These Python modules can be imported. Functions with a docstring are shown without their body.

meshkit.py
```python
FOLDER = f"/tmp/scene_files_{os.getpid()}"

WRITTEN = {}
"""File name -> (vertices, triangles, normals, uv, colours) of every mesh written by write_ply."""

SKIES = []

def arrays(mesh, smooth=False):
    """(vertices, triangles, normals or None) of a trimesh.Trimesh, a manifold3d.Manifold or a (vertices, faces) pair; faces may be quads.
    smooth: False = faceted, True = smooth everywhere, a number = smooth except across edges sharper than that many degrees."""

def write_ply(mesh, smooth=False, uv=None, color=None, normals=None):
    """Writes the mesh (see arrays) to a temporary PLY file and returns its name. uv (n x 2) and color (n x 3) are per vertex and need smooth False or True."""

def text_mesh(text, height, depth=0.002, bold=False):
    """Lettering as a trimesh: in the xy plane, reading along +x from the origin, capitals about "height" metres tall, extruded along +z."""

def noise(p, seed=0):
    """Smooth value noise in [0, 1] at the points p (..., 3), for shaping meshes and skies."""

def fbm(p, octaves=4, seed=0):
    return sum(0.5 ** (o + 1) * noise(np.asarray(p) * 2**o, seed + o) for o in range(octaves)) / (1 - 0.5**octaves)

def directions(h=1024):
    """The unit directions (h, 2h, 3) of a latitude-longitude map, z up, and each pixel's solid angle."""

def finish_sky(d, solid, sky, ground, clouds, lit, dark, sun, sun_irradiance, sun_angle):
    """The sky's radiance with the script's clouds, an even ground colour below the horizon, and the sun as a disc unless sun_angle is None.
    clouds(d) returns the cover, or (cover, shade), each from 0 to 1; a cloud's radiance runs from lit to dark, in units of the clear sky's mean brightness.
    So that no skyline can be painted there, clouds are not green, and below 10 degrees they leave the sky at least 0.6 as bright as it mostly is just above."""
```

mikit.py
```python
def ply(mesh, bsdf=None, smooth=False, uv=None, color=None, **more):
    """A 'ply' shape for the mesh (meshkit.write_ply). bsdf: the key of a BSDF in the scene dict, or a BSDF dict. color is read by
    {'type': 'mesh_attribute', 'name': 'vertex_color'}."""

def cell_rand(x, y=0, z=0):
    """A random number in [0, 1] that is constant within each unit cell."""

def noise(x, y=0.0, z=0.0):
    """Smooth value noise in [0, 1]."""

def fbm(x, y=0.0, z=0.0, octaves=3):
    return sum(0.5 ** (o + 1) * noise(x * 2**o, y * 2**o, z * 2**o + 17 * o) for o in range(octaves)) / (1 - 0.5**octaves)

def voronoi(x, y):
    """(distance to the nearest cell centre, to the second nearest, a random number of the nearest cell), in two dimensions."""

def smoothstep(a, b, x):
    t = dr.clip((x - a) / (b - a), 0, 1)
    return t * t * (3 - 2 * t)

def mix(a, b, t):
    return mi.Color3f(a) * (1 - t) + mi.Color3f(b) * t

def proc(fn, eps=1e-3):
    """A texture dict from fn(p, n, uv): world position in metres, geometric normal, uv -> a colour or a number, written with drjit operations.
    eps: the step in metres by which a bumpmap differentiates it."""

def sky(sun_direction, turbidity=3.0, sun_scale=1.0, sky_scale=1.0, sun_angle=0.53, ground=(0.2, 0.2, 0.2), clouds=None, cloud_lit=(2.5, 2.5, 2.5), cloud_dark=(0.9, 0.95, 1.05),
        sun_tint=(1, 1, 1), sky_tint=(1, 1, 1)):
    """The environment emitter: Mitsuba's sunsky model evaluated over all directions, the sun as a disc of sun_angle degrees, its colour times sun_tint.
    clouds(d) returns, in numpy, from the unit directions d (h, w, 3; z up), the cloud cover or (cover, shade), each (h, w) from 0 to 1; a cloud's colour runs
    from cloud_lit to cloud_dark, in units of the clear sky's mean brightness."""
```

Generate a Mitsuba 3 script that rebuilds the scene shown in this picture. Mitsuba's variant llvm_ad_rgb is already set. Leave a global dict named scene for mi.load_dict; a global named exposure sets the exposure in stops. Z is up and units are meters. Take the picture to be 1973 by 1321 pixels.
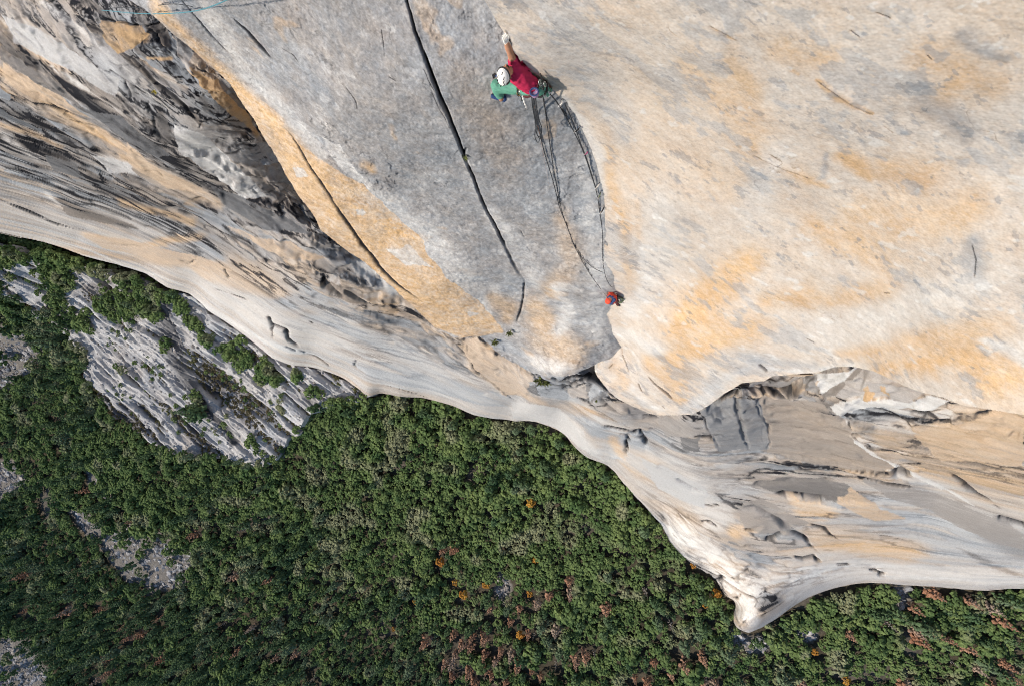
import math, random
import numpy as np, trimesh, drjit as dr, mitsuba as mi, mikit, meshkit
import manifold3d as m3
from scipy.interpolate import RBFInterpolator
from scipy.spatial import cKDTree
from shapely import Polygon, LineString, Point, contains_xy, prepare
from mikit import noise, fbm, smoothstep, mix
T = mi.ScalarTransform4f
scene, labels = {}, {}

# ---------------------------------------------------------------- camera, sky, exposure
F, CX, CY, H = 800.0, 986.5, 660.5, 600.0           # focal length and centre in photograph pixels, camera height
NADIR = np.array([1126.0 - CX, 714.0 - CY, F])      # the plumb line's vanishing point
ND = NADIR / np.linalg.norm(NADIR)
EX = np.array([1.0, 0, 0]) - ND * ND[0]; EX /= np.linalg.norm(EX)
EZ = -ND; EY = np.cross(EZ, EX)
RW = np.stack([EX, EY, EZ])                          # camera axes -> world axes (x right, y into the cliff, z up)
fwd, up = RW @ [0, 0, 1.0], RW @ [0, -1.0, 0]
cam = np.array([0, 0, H])
scene['camera'] = {'type': 'perspective', 'fov': math.degrees(2 * math.atan(CX / F)), 'fov_axis': 'x', 'near_clip': 0.1, 'far_clip': 20000.0,
                   'to_world': T().look_at(origin=cam.tolist(), target=(cam + fwd).tolist(), up=up.tolist())}
SUN = np.array([-0.71, -0.47, 0.53])
scene['sky'] = mikit.sky(SUN.tolist(), turbidity=3, sun_tint=(.90, 1, 1.22))
exposure = 2.12

# ---------------------------------------------------------------- survey: pixel -> direction -> point on a surface
def uv_of(px, py):
    px, py = np.asarray(px, float), np.asarray(py, float)
    d = np.stack([px - CX, py - CY, np.full(px.shape, F)], -1) @ RW.T
    return d[..., :2] / -d[..., 2:]
def W(px, py, z):                                    # the point z metres below the camera in that direction
    q = uv_of(px, py); z = np.asarray(z, float)
    return np.stack([q[..., 0] * z, q[..., 1] * z, H - z], -1)
class Surf:                                          # smooth surface through surveyed points; a plane is reproduced exactly
    def __init__(s, pts, smooth=0.0, zmax=720.0):
        a = np.array(pts, float); s.zmax = zmax
        s.f = RBFInterpolator(uv_of(a[:, 0], a[:, 1]), 1 / a[:, 2], kernel='thin_plate_spline', smoothing=smooth)
    def zuv(s, q):
        q = np.asarray(q, float)
        return 1 / np.maximum(s.f(q.reshape(-1, 2)), 1 / s.zmax).reshape(q.shape[:-1])
    def at(s, px, py):
        q = uv_of(px, py); z = s.zuv(q)
        return np.concatenate([q * z[..., None], H - z[..., None]], -1)

BASE = [(-420,350),(-150,412),(0,450),(84,467),(151,490),(214,507),(284,530),(321,554),(365,567),(401,597),(445,627),(485,657),(522,687),(565,704),(620,714),(660,728),(710,761),
        (734,756),(770,763),(820,766),(874,781),(914,798),(951,805),(994,810),(1028,811),(1061,821),(1091,838),(1105,855),(1128,878),(1155,890),(1182,907),(1202,930),(1225,957),
        (1249,984),(1275,1014),(1289,1041),(1313,1070),(1346,1094),(1377,1117),(1390,1141),(1413,1164),(1410,1191),(1420,1212),(1443,1219),(1477,1204),(1507,1184),(1540,1161),
        (1580,1141),(1631,1127),(1681,1123),(1731,1126),(1781,1129),(1848,1134),(1898,1137),(1973,1134),(2150,1140),(2450,1170)]
ground_s = Surf([(-300,400,430),(0,452,445),(330,560,490),(565,704,520),(730,758,535),(1030,812,545),(1130,880,552),(1275,1015,565),(1420,1215,590),(1550,1155,590),(1973,1136,585),(2350,1160,580),
                 (-300,800,585),(0,700,560),(150,650,535),(300,900,580),(0,1000,625),(600,950,585),(900,950,575),(1100,1000,572),(0,1321,660),(500,1321,650),(1000,1321,640),(1500,1321,640),(1973,1321,640),
                 (-400,1600,690),(1000,1650,680),(2400,1600,680),(500,560,505),(900,500,540),(1300,700,560),(1700,900,570),(2200,800,560)], zmax=800)
left_s = Surf([(300,30,6.2),(250,-150,5.0),(438,157,7.9),(535,308,10.6),(619,438,14.2),(744,540,18.4),(847,641,26.5),(650,0,5.5),(800,0,5.5),(930,0,5.6),(600,-200,4.3),(950,-220,4.3),(640,200,7.4),(830,150,6.5),
               (1000,130,6.5),(780,400,12.0),(1000,400,11.6),(1150,400,11.4),(1090,250,8.3),(860,540,17.2),(1010,545,17.6),(1160,560,17.0),(971,634,25.0),(1060,690,26.5),(1075,726,27.5),(1180,680,25.5),(1240,640,24),(920,650,27)])
right_s = Surf([(850,-200,3.9),(931,0,4.95),(974,67,5.55),(991,97,5.8),(1031,144,6.4),(1058,167,6.8),(1108,224,7.85),(1147,311,9.4),(1166,420,11.9),(1163,520,15.4),(1165,600,20.0),(1203,681,25.0),(1300,100,5.1),(1300,-200,3.3),(1600,100,4.4),(1973,0,3.3),(1973,-250,2.5),(2250,0,2.9),
                (1973,400,5.4),(1600,400,7.4),(1300,400,9.6),(1240,320,8.8),(2250,400,4.5),(2900,0,2.26),(2900,400,3.2),(2900,800,4.2),(1973,700,7.8),(2300,750,6.0),(1640,690,12.5),(1470,722,17.5),(1400,690,17.0),(1420,560,12.4),(1280,560,15.5),(1280,790,29),(1172,757,30),(1160,705,27),(1240,660,20.5),(1340,740,22.5),(1800,600,8.1),(1900,795,9.2),(1750,740,10.8)])
cl = [(-400,0,10),(-300,-250,8),(0,0,11),(0,-250,8.5),(300,-250,7.5),(200,0,10.2),(250,100,11.0),(340,80,10.8),(430,180,12.5),(0,250,19),(200,250,17),(400,300,18),(0,350,34),(150,400,40),(300,400,30),(500,400,25),
      (600,470,29),(-300,250,26),(0,420,100),(150,460,120),(300,500,90),(450,520,48),(600,560,41),(700,600,48),(450,600,170),(600,670,170),(760,640,66),(870,665,62),(700,720,230),(850,740,165),(1000,765,130),(950,700,60),(1030,745,48),
      (1100,745,40),(1150,770,40),(1200,800,44),(1080,790,120),(1250,830,60),(1330,815,36),(1430,760,26),(1550,740,24),(1620,715,19),(1700,760,19),(1850,800,17.5),(1973,830,17),(2300,900,14),(1600,850,38),(1450,840,42),(1750,880,34),(1973,930,30),
      (1180,860,190),(1300,930,190),(1250,890,150),(1420,900,80),(1450,1000,200),(1600,950,95),(1600,1040,230),(1800,960,75),(1800,1060,210),(1973,1060,130),(1440,1120,440),(1350,1030,360),(2300,1050,70),(2300,1130,300),
      (700,300,34),(900,300,36),(1000,550,42),(800,520,38),(1100,650,46),(1100,300,34),(700,0,20),(1000,0,20),(1400,500,30),(1400,100,22),(1700,400,20),(1973,400,15),(1973,0,11),(2300,300,11),(1500,650,30),(1250,720,44)]
gb = np.array(BASE, float); gz = ground_s.zuv(uv_of(gb[:, 0], gb[:, 1]))
cliff_s = Surf(cl + [(x, y, z) for (x, y), z in zip(BASE, gz)])

# ---------------------------------------------------------------- helpers: sheets of rock
_tab = np.random.default_rng(5).random((64, 64, 64)).astype(np.float32)
def vnoise(p, seed=0):
    p = p + np.array([seed * 17.31, seed * 5.77, seed * 11.13]); i = np.floor(p); t = (p - i).astype(np.float32); i = i.astype(np.int32) & 63; j = (i + 1) & 63
    t = t * t * (3 - 2 * t); f = _tab.ravel()
    x0, x1, y0, y1 = i[:, 0] * 4096, j[:, 0] * 4096, i[:, 1] * 64, j[:, 1] * 64; z0, z1 = i[:, 2], j[:, 2]; tx, ty, tz = t.T
    def ez(a): return f[a + z0] * (1 - tz) + f[a + z1] * tz
    return (ez(x0 + y0) * (1 - tx) + ez(x1 + y0) * tx) * (1 - ty) + (ez(x0 + y1) * (1 - tx) + ez(x1 + y1) * tx) * ty
def fractal(P, z, lo, hi, stretch=(1, 1, 1), seed=0, gain=1.0, tilt=None):
    """Band of noise octaves in world space, -1..1: wavelengths from lo to hi times the detail size the distance calls for (level of detail)."""
    foot = z * 0.0021 * (1 if tilt is None else tilt); lf = np.log2(foot).astype(np.float32); a0, a1 = lf.min(), lf.max(); l0, l1 = math.log2(lo), math.log2(hi)
    out = np.zeros(len(P), np.float32); tot = np.zeros(len(P), np.float32); S = np.array(stretch, float)
    for k in range(-7, 10):
        if k - a1 > l1 + 1 or k - a0 < l0 - 1: continue
        x = k - lf; m = np.nonzero((x > l0 - .99) & (x < l1 + .99))[0]
        if not len(m): continue
        x = x[m]; w = np.clip(x - (l0 - 1), 0, 1) * np.clip(l1 + 1 - x, 0, 1) * np.exp2((x - l1) * gain)
        out[m] += w * (vnoise(P[m] / (2.0 ** k * S), seed + 7 * k + 100) * 2 - 1); tot[m] += w
    return out / np.maximum(tot, 1e-9)
def sm(a, b, x):
    t = np.clip((x - a) / (b - a), 0, 1); return t * t * (3 - 2 * t)
def dense(surf, pts, step=1.0):
    """A traced line as surveyed points on the surface, with its half width in metres and the way along it."""
    a = np.array([(p + (3,))[:3] for p in pts], float); out = []
    for p, q in zip(a[:-1], a[1:]):
        n = max(1, int(np.hypot(*(q - p)[:2]) / step)); t = np.arange(n)[:, None] / n; out.append(p * (1 - t) + q * t)
    d = np.vstack(out + [a[-1:]])
    P = surf.at(d[:, 0], d[:, 1]); z = H - P[:, 2]
    return P, d[:, 2] * z / F, np.linspace(0, 1, len(P))
def ragged(poly, amp, seed, step=6):
    """The outline with a broken edge."""
    r_ = np.random.default_rng(seed); ring = Polygon(poly).exterior; n = max(8, int(ring.length / step)); q = np.array([ring.interpolate(t, True).coords[0] for t in np.arange(n) / n])
    o = r_.normal(0, amp, (n, 2)); o = o * .6 + np.roll(o, 1, 0) * .4; return [tuple(p) for p in np.array(Polygon(q + o).buffer(0).exterior.coords)[:-1]] if Polygon(q + o).buffer(0).geom_type == 'Polygon' else poly
def unit(v): v = np.asarray(v, float); return v / np.linalg.norm(v)
class Sheet:
    """A rock face: level-of-detail grid over a surveyed surface inside an outline, with relief and mineral and painted shade weights (u warm, v pale or dark)."""
    def __init__(s, surf, poly, step, key, warm=0.3, tone=0.0):
        s.surf, s.key = surf, key
        a = np.array(poly, float); x0, y0 = a.min(0); x1, y1 = a.max(0)
        gx, gy = np.meshgrid(np.arange(x0, x1 + step, step), np.arange(y0, y1 + step, step))
        pg = Polygon(poly).buffer(0); prepare(pg)
        inside = contains_xy(pg, gx, gy)
        cell = inside[:-1, :-1] | inside[1:, :-1] | inside[:-1, 1:] | inside[1:, 1:]
        used = np.zeros_like(inside); used[:-1, :-1] |= cell; used[1:, :-1] |= cell; used[:-1, 1:] |= cell; used[1:, 1:] |= cell
        snap = used & ~inside; ring = pg.exterior
        for i, j in zip(*np.nonzero(snap)):
            c = ring.interpolate(ring.project(Point(gx[i, j], gy[i, j]))); gx[i, j], gy[i, j] = c.x, c.y
        idx = np.full(inside.shape, -1); idx[used] = np.arange(used.sum())
        c = np.nonzero(cell); A, B, C, D = idx[c], idx[c[0], c[1] + 1], idx[c[0] + 1, c[1] + 1], idx[c[0] + 1, c[1]]
        s.f = np.vstack([np.stack([A, D, C], 1), np.stack([A, C, B], 1)])
        s.rim = snap[used]; s.ij = (A, B, D)
        q = uv_of(gx[used], gy[used]); s.z = surf.zuv(q)
        s.P = np.concatenate([q * s.z[:, None], H - s.z[:, None]], -1)
        n = np.zeros_like(s.P); fn = np.cross(s.P[s.f[:, 1]] - s.P[s.f[:, 0]], s.P[s.f[:, 2]] - s.P[s.f[:, 0]])
        for k in range(3): np.add.at(n, s.f[:, k], fn)
        s.N = n / np.maximum(np.linalg.norm(n, axis=1, keepdims=True), 1e-12)
        inn = np.nonzero(~s.rim)[0]; s.N[s.rim] = s.N[inn[cKDTree(s.P[inn]).query(s.P[s.rim])[1]]]
        s.ci = np.arange(0, len(s.P), 23); s.coarse = cKDTree(s.P[s.ci])
        s.h = np.zeros(len(s.P)); s.warm = np.full(len(s.P), float(warm)); s.tone = np.full(len(s.P), float(tone))
        s.foot = s.z * step / F
        r = s.P - cam; r /= np.linalg.norm(r, axis=1, keepdims=True); s.cos = np.clip(np.abs(np.einsum('ij,ij->i', r, s.N)), .05, 1)
        wp = [fractal(s.P, s.z, 4, 40, seed=900 + 50 * k, gain=.9) for k in range(3)]
        s.mott = fractal(s.P, s.z, 1.5, 26, seed=950, gain=.35)
        s.warp = np.stack(wp, 1) * s.z[:, None] / F
    def rate(s, k):
        g = np.zeros(len(k)); A, B, D = s.ij; g[A] = np.hypot(k[B] - k[A], k[D] - k[A]); return g
    def soften(s, k, n=3):
        """Worn edges: each value drawn towards its neighbours along the sheet."""
        A, B, D = s.ij; i, j = np.r_[A, B, A, D], np.r_[B, A, D, A]; cnt = np.bincount(i, minlength=len(k)); k = np.array(k, float)
        for _ in range(n): k = .4 * k + .6 * np.bincount(i, k[j], len(k)) / np.maximum(cnt, 1)
        return k
    def near(s, pts, reach, warp=0.0, step=1.2):
        """Vertices near a traced line: distances across it, in metres; along the direction in which the face falls away the mark is drawn out."""
        P, w, t = dense(s.surf, pts, step)
        g = np.linalg.norm(np.diff(P, axis=0), axis=1); n = np.clip(np.ceil(g / (.45 * w[:-1])), 1, 60).astype(int)
        i = np.repeat(np.arange(len(g)), n); x = (np.arange(n.sum()) - np.repeat(np.cumsum(n) - n, n)) / n[i]
        P, w, t = P[i] + (P[i + 1] - P[i]) * x[:, None], w[i] + (w[i + 1] - w[i]) * x, t[i] + (t[i + 1] - t[i]) * x
        R0 = w.max() * reach * 8; pre = np.nonzero(((s.P > P.min(0) - R0) & (s.P < P.max(0) + R0)).all(1))[0]
        if not len(pre): return pre, None, None, None, None
        Q = s.P[pre] + s.warp[pre] * warp; c_t = s.coarse
        best = np.full(len(Q), np.inf); D, Wd, Tt, Sd = (np.zeros(len(Q)) for _ in range(4))
        tan = np.gradient(P, axis=0); tan /= np.maximum(np.linalg.norm(tan, axis=1, keepdims=True), 1e-9)
        for p0 in range(0, len(P), 400):
            sl = slice(max(p0 - 2, 0), p0 + 400); p = P[sl]; c0 = p.mean(0)
            k0 = s.ci[c_t.query(c0)[1]]; N = s.N[k0]; r = c0 - cam; r /= np.linalg.norm(r)
            kap = max(abs(r @ N), .06); ax = r - N * (r @ N); ax /= max(np.linalg.norm(ax), 1e-9)
            M = np.eye(3) - np.outer(ax, ax) * (1 - kap)
            R = w[sl].max() * reach; lo, hi = p.min(0) - R / kap, p.max(0) + R / kap
            m = np.nonzero(((Q > lo) & (Q < hi)).all(1))[0]
            if not len(m): continue
            d, k = cKDTree(p @ M).query(Q[m] @ M, distance_upper_bound=R); ok = np.isfinite(d); m, d, k = m[ok], d[ok], k[ok]
            b = d / w[sl][k] < best[m]; m, d, k = m[b], d[b], k[b]
            best[m] = d / w[sl][k]; D[m] = d; Wd[m] = w[sl][k]; Tt[m] = t[sl][k]
            Sd[m] = np.einsum('ij,ij->i', np.cross(N, tan[sl][k] @ M), (Q[m] - p[k]) @ M)
        m = np.nonzero(np.isfinite(best))[0]
        return pre[m], D[m], Wd[m], Tt[m], Sd[m]
    def stain(s, pts, warm=None, tone=None, a=1.0, soft=.6, warp=10.0):
        m, d, w, t, _ = s.near(pts, 1.3, warp, 2.5)
        if not len(m): return
        k = a * np.clip(1 - sm(1 - soft, 1 + soft * .3, d / w) * 1.0 + 0, 0, 1); k = k * np.clip(.95 + 1.5 * s.mott[m] * (1.25 - k), .1, 1)
        if warm is not None: s.warm[m] += (warm - s.warm[m]) * k
        if tone is not None: s.tone[m] += (tone - s.tone[m]) * k
    def crack(s, pts, depth=1.0, step=0.0, dark=0.6, reach=12.0, warp=3.0, taper=True, slim=1.0):
        """A fissure: a groove depth half-widths deep; step in half-widths raises the side left of the way along it."""
        m, d, w, t, side = s.near(pts, max(reach, 3), warp)
        if not len(m): return
        w = np.maximum(w * slim, s.foot[m] * .62)
        e = np.clip(np.minimum(t, 1 - t) * 8, .15, 1) if taper else 1.0
        g = np.exp(-(d / w) ** 2)
        s.h[m] -= depth * w * g * e
        if step: s.h[m] += step * w * e * sm(-.5, .9, np.sign(step) * side / w) * np.exp(-np.maximum(d / w - 1, 0) / (reach * .3)) * np.sign(step)
        s.tone[m] += (-1.0 - s.tone[m]) * np.minimum(1, dark * 1.15) * np.exp(-(d / w) ** 4) * np.minimum(1, e * 1.6)
    def facet(s, pts, warm=None, tone=None, lift=0.0, a=.85, warp=5.0):
        """A flat-sided block or recess of the face, or a shadow painted dark on it, outlined by surveyed points; lift in detail sizes."""
        t = np.array(pts, float); V = s.surf.at(t[:, 0], t[:, 1]); c0 = V.mean(0); Nn = s.N[np.argmin(((s.P - c0) ** 2).sum(1))]
        e1 = unit(np.cross(Nn, [0, 0, 1])); E = np.stack([e1, np.cross(Nn, e1)], 1); R = np.linalg.norm(V - c0, axis=1).max() * 1.1
        m = np.nonzero(((s.P - c0) ** 2).sum(1) < R * R)[0]; q = (s.P[m] + s.warp[m] * warp - c0) @ E; pg = Polygon((V - c0) @ E).buffer(0); prepare(pg); m = m[contains_xy(pg, q[:, 0], q[:, 1])]
        k = a * np.clip(1 + .9 * s.mott[m], .3, 1.1)
        if warm is not None: s.warm[m] += (warm - s.warm[m]) * k
        if tone is not None: s.tone[m] += (tone - s.tone[m]) * k
        s.h[m] += lift * s.foot[m]
    def build(s, bsdf, skirt=(0, 6, 0)):
        P = s.P + s.N * s.h[:, None]
        e = np.vstack([s.f[:, [0, 1]], s.f[:, [1, 2]], s.f[:, [2, 0]]])
        code = e.min(1) * (len(P) + 1) + e.max(1)
        _, first, cnt = np.unique(code, return_index=True, return_counts=True)
        b = e[first[cnt == 1]]
        vs = np.unique(b); n0 = len(P); top = np.full(n0, -1); top[vs] = n0 + np.arange(len(vs)); low = top + len(vs)
        f = np.vstack([s.f, np.stack([top[b[:, 1]], top[b[:, 0]], low[b[:, 0]]], 1), np.stack([top[b[:, 1]], low[b[:, 0]], low[b[:, 1]]], 1)])
        P = np.vstack([P, P[vs], P[vs] + np.array(skirt, float)])
        uv = np.stack([s.warm, s.tone], 1); uv = np.vstack([uv, uv[vs], uv[vs]])
        scene[s.key] = mikit.ply(trimesh.Trimesh(P, f, process=False), bsdf, smooth=True, uv=uv)
        labels[s.key] = {'kind': 'structure'}

# ---------------------------------------------------------------- materials
def rgb(*c): return {'type': 'rgb', 'value': list(c)}
def rock_colour(p, n, uv):
    warm, tone = dr.clip(uv.x, 0, 1), dr.clip(uv.y, -1, 1)
    f1 = fbm(p.x * 1.7, p.y * 1.7, p.z * 1.7, 3); f2 = noise(p.x * 45, p.y * 45, p.z * 45); f3 = noise(p.x * 17 + 9, p.y * 17, p.z * 17)
    grey = mix([.225, .247, .285], [.335, .357, .395], f1)
    tan = mix([.49, .31, .155], [.56, .41, .26], f1)
    c = mix(grey, tan, warm)
    c = mix(c, [.665, .67, .68], dr.clip(tone, 0, 1))
    c = mix(c, [.022, .023, .028], dr.clip(-tone, 0, 1))
    f4, f5 = noise(p.x * 6, p.y * 6, p.z * 6), noise(p.x * 1.1, p.y * 1.1, p.z * .7)
    return c * (.66 + .26 * f2 + .16 * f3 + .14 * f4 + .14 * f5)
scene['rock'] = {'type': 'twosided', 'b': {'type': 'diffuse', 'reflectance': mikit.proc(rock_colour)}}
def soil_colour(p, n, uv):
    f = fbm(p.x * .05, p.y * .05, p.z * .05, 4); g = noise(p.x * .5, p.y * .5, p.z * .5)
    return mix(mix([.035, .035, .028], [.10, .085, .065], f), [.34, .33, .33], dr.clip(uv.x, 0, 1)) * (.7 + .6 * g)
scene['soil'] = {'type': 'twosided', 'b': {'type': 'diffuse', 'reflectance': mikit.proc(soil_colour)}}
def leafy(a, b, c):
    def fn(p, n, uv):
        t = noise(p.x * .11, p.y * .11, p.z * .02); k = noise(p.x * .9 + 5, p.y * .9, p.z * .9)
        return mix(mix(a, b, t), c, smoothstep(.62, .9, noise(p.x * .045 + 3, p.y * .045, 7.0))) * (.7 + .6 * k)
    return {'type': 'twosided', 'b': {'type': 'diffuse', 'reflectance': mikit.proc(fn)}}
scene['oak_leaf'] = leafy([.050, .094, .039], [.150, .200, .078], [.19, .205, .125])
scene['pine_needle'] = leafy([.044, .086, .047], [.11, .16, .08], [.12, .165, .105])
scene['dead_needle'] = leafy([.24, .12, .075], [.32, .20, .145], [.29, .23, .19])
scene['autumn_leaf'] = leafy([.36, .15, .04], [.40, .24, .05], [.34, .20, .05])
scene['bark'] = {'type': 'diffuse', 'reflectance': rgb(.12, .095, .08)}
scene['grey_bark'] = {'type': 'diffuse', 'reflectance': rgb(.27, .25, .24)}


# ---------------------------------------------------------------- the cliff
def K(ox, oy, *rows, s=2.9894):                      # traced lines: (x, y, half width) in an enlarged quarter of the survey photograph
    return [[(x / s + ox, y / s + oy, w / s) for x, y, w in row] for row in rows]
def tab(text, ox=0.0, oy=0.0, s=2.9894):
    """Rows 'warm tone | x y w, x y w, ...' ('-' leaves a weight alone)."""
    for row in text.strip().splitlines():
        head, body = row.split('|'); a, b = head.split()
        pts = [tuple(float(v) for v in p.split()) for p in body.split(',')]
        if len(pts) == 1: pts = pts + [(pts[0][0] + 2, pts[0][1] + 2, pts[0][2])]
        yield None if a == '-' else float(a), None if b == '-' else float(b), [(x / s + ox, y / s + oy, w / s) for x, y, w in pts]

BACK = [(2450, 760), (1973, 700), (1800, 660), (1640, 610), (1450, 640), (1300, 700), (1150, 620), (1000, 540), (900, 560), (780, 440), (680, 330), (600, 230), (480, 60), (380, -60), (300, -300), (-420, -300)]
c = Sheet(cliff_s, BASE + BACK, 1.7, 'cliff', warm=.25, tone=-.03)
P, z, tl = c.P, c.z, 1 / np.maximum(c.cos, .05) ** .72
c.warm += .36 * fractal(P, z, 10, 140, (1, 1, 3), 1, .6, tl) + .30 * fractal(P, z, 2, 26, (1, 1, 6), 2, .4, tl)
c.tone += .25 * fractal(P, z, 4, 60, (1, 1, 9), 3, .5, tl) + .26 * fractal(P, z, 1.3, 9, (1, 1, 5), 4, .3, tl)
def seams(sh, lo, hi, st, sd, dark, cut, tl=None, wide=.55, deep=1.0, th=(.0, .3)):
    """Joints: thin open cracks along the winding zero lines of a noise field, in swarms."""
    k = fractal(sh.P, sh.z, lo, hi, st, sd, .8, tl); rt = np.maximum(sh.rate(k), 1e-6); gate = sm(th[0], th[1], fractal(sh.P, sh.z, 10, 90, seed=sd + 1, tilt=tl)) * sm(.9, .45, rt) * sm(.045, .12, sh.cos)
    ln = np.exp(-(k / (wide * rt + cut)) ** 4) * gate * np.clip(.6 + 1.4 * fractal(sh.P, sh.z, 2, 14, seed=sd + 2), 0, 1)
    sh.tone += (-1 - sh.tone) * dark * ln; sh.h -= sh.foot * deep * ln
def blocks(sh, every, lift, tilt, hue, dark, sd, th, hf):
    """Jointed rock: plane-sided blocks, each tilted and set a little proud or back, with dark joints between; in zones."""
    r_ = np.random.default_rng(sd); seeds = r_.choice(len(sh.P), len(sh.P) // every, replace=False); Q = sh.P + sh.warp * 1.5; V = np.array([1, 1, .62])
    d, k = cKDTree(Q[seeds] * V).query(Q * V, k=2); c_ = k[:, 0]; n = len(seeds)
    gate = sm(th[0], th[1], fractal(sh.P, sh.z, 30, 220, (1, 1, 1.5), sd + 1, .6))
    o, t_ = r_.normal(0, 1, n), r_.normal(0, tilt, (n, 3)); rel = sh.P - sh.P[seeds[c_]]; hs = hf / np.maximum(sh.foot, 1e-9)
    sh.h += sh.soften(gate * (o[c_] * lift * hf + np.clip(np.einsum('ij,ij->i', rel, t_[c_]), -6 * sh.foot, 6 * sh.foot) * np.minimum(hs, 1)), 4)
    sh.tone += gate * hue * r_.normal(0, 1, n)[c_]; sh.warm += gate * hue * r_.normal(0, 1, n)[c_]
    e = d[:, 1] - d[:, 0]; e = e / np.maximum(sh.soften(sh.rate(e), 2), 1e-9); ln = np.exp(-(e / .9) ** 2) * gate * np.clip(.5 + 1.6 * fractal(sh.P, sh.z, 2, 20, seed=sd + 2), 0, 1) * sm(.04, .14, sh.cos)
    sh.tone += (-1 - sh.tone) * dark * sh.soften(ln, 1)
def plates(sh, n1, lo, hi, st, sd, lift, hue, dark, tl=None, hf=None):
    """Exfoliation plates: stepped sheets of rock, each with a tint of its own, a dark seam along its lip."""
    k = n1 * fractal(sh.P, sh.z, lo, hi, st, sd, .9, tl) + .7 * fractal(sh.P, sh.z, 1.5, 10, (1, 1, 2), sd + 1, .6, tl); fl = np.floor(k); fr = k - fl
    gate = sm(-.3, .2, fractal(sh.P, sh.z, 12, 80, seed=sd + 2, tilt=tl)); hs = lambda q: (np.sin(fl * q + sd) * 43758.5453) % 1 - .5
    rt = sh.rate(k); tr = np.clip(2.2 * rt, .08, .6); ok = sm(.55, .25, rt); hue = hue * (.4 + .6 * ok) * (.4 + .6 * sm(.04, .18, sh.cos)); dark = dark * sm(.03, .11, sh.cos); lift = lift * (.3 + .7 * ok); dark = dark * ok
    sh.h += sh.soften((sh.foot if hf is None else hf) * lift * (fl + sm(0, 1, (fr - 1 + tr) / tr)), 3); sh.tone += hue * hs(12.9898); sh.warm += hue * 1.2 * hs(78.233)
    sh.tone -= dark * gate * np.exp(-((fr - 1 + tr * .5) / (tr * .42)) ** 4)
tlp = 1 / np.maximum(c.cos, .06) ** .75; hf = c.foot * np.maximum(c.cos, .05) ** .9 * 1.3 * (.1 + .9 * sm(.05, .18, c.cos))
plates(c, 4.5, 14, 130, (1, 1, 3), 9, 8.0, .34, .9, tlp, hf)
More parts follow.
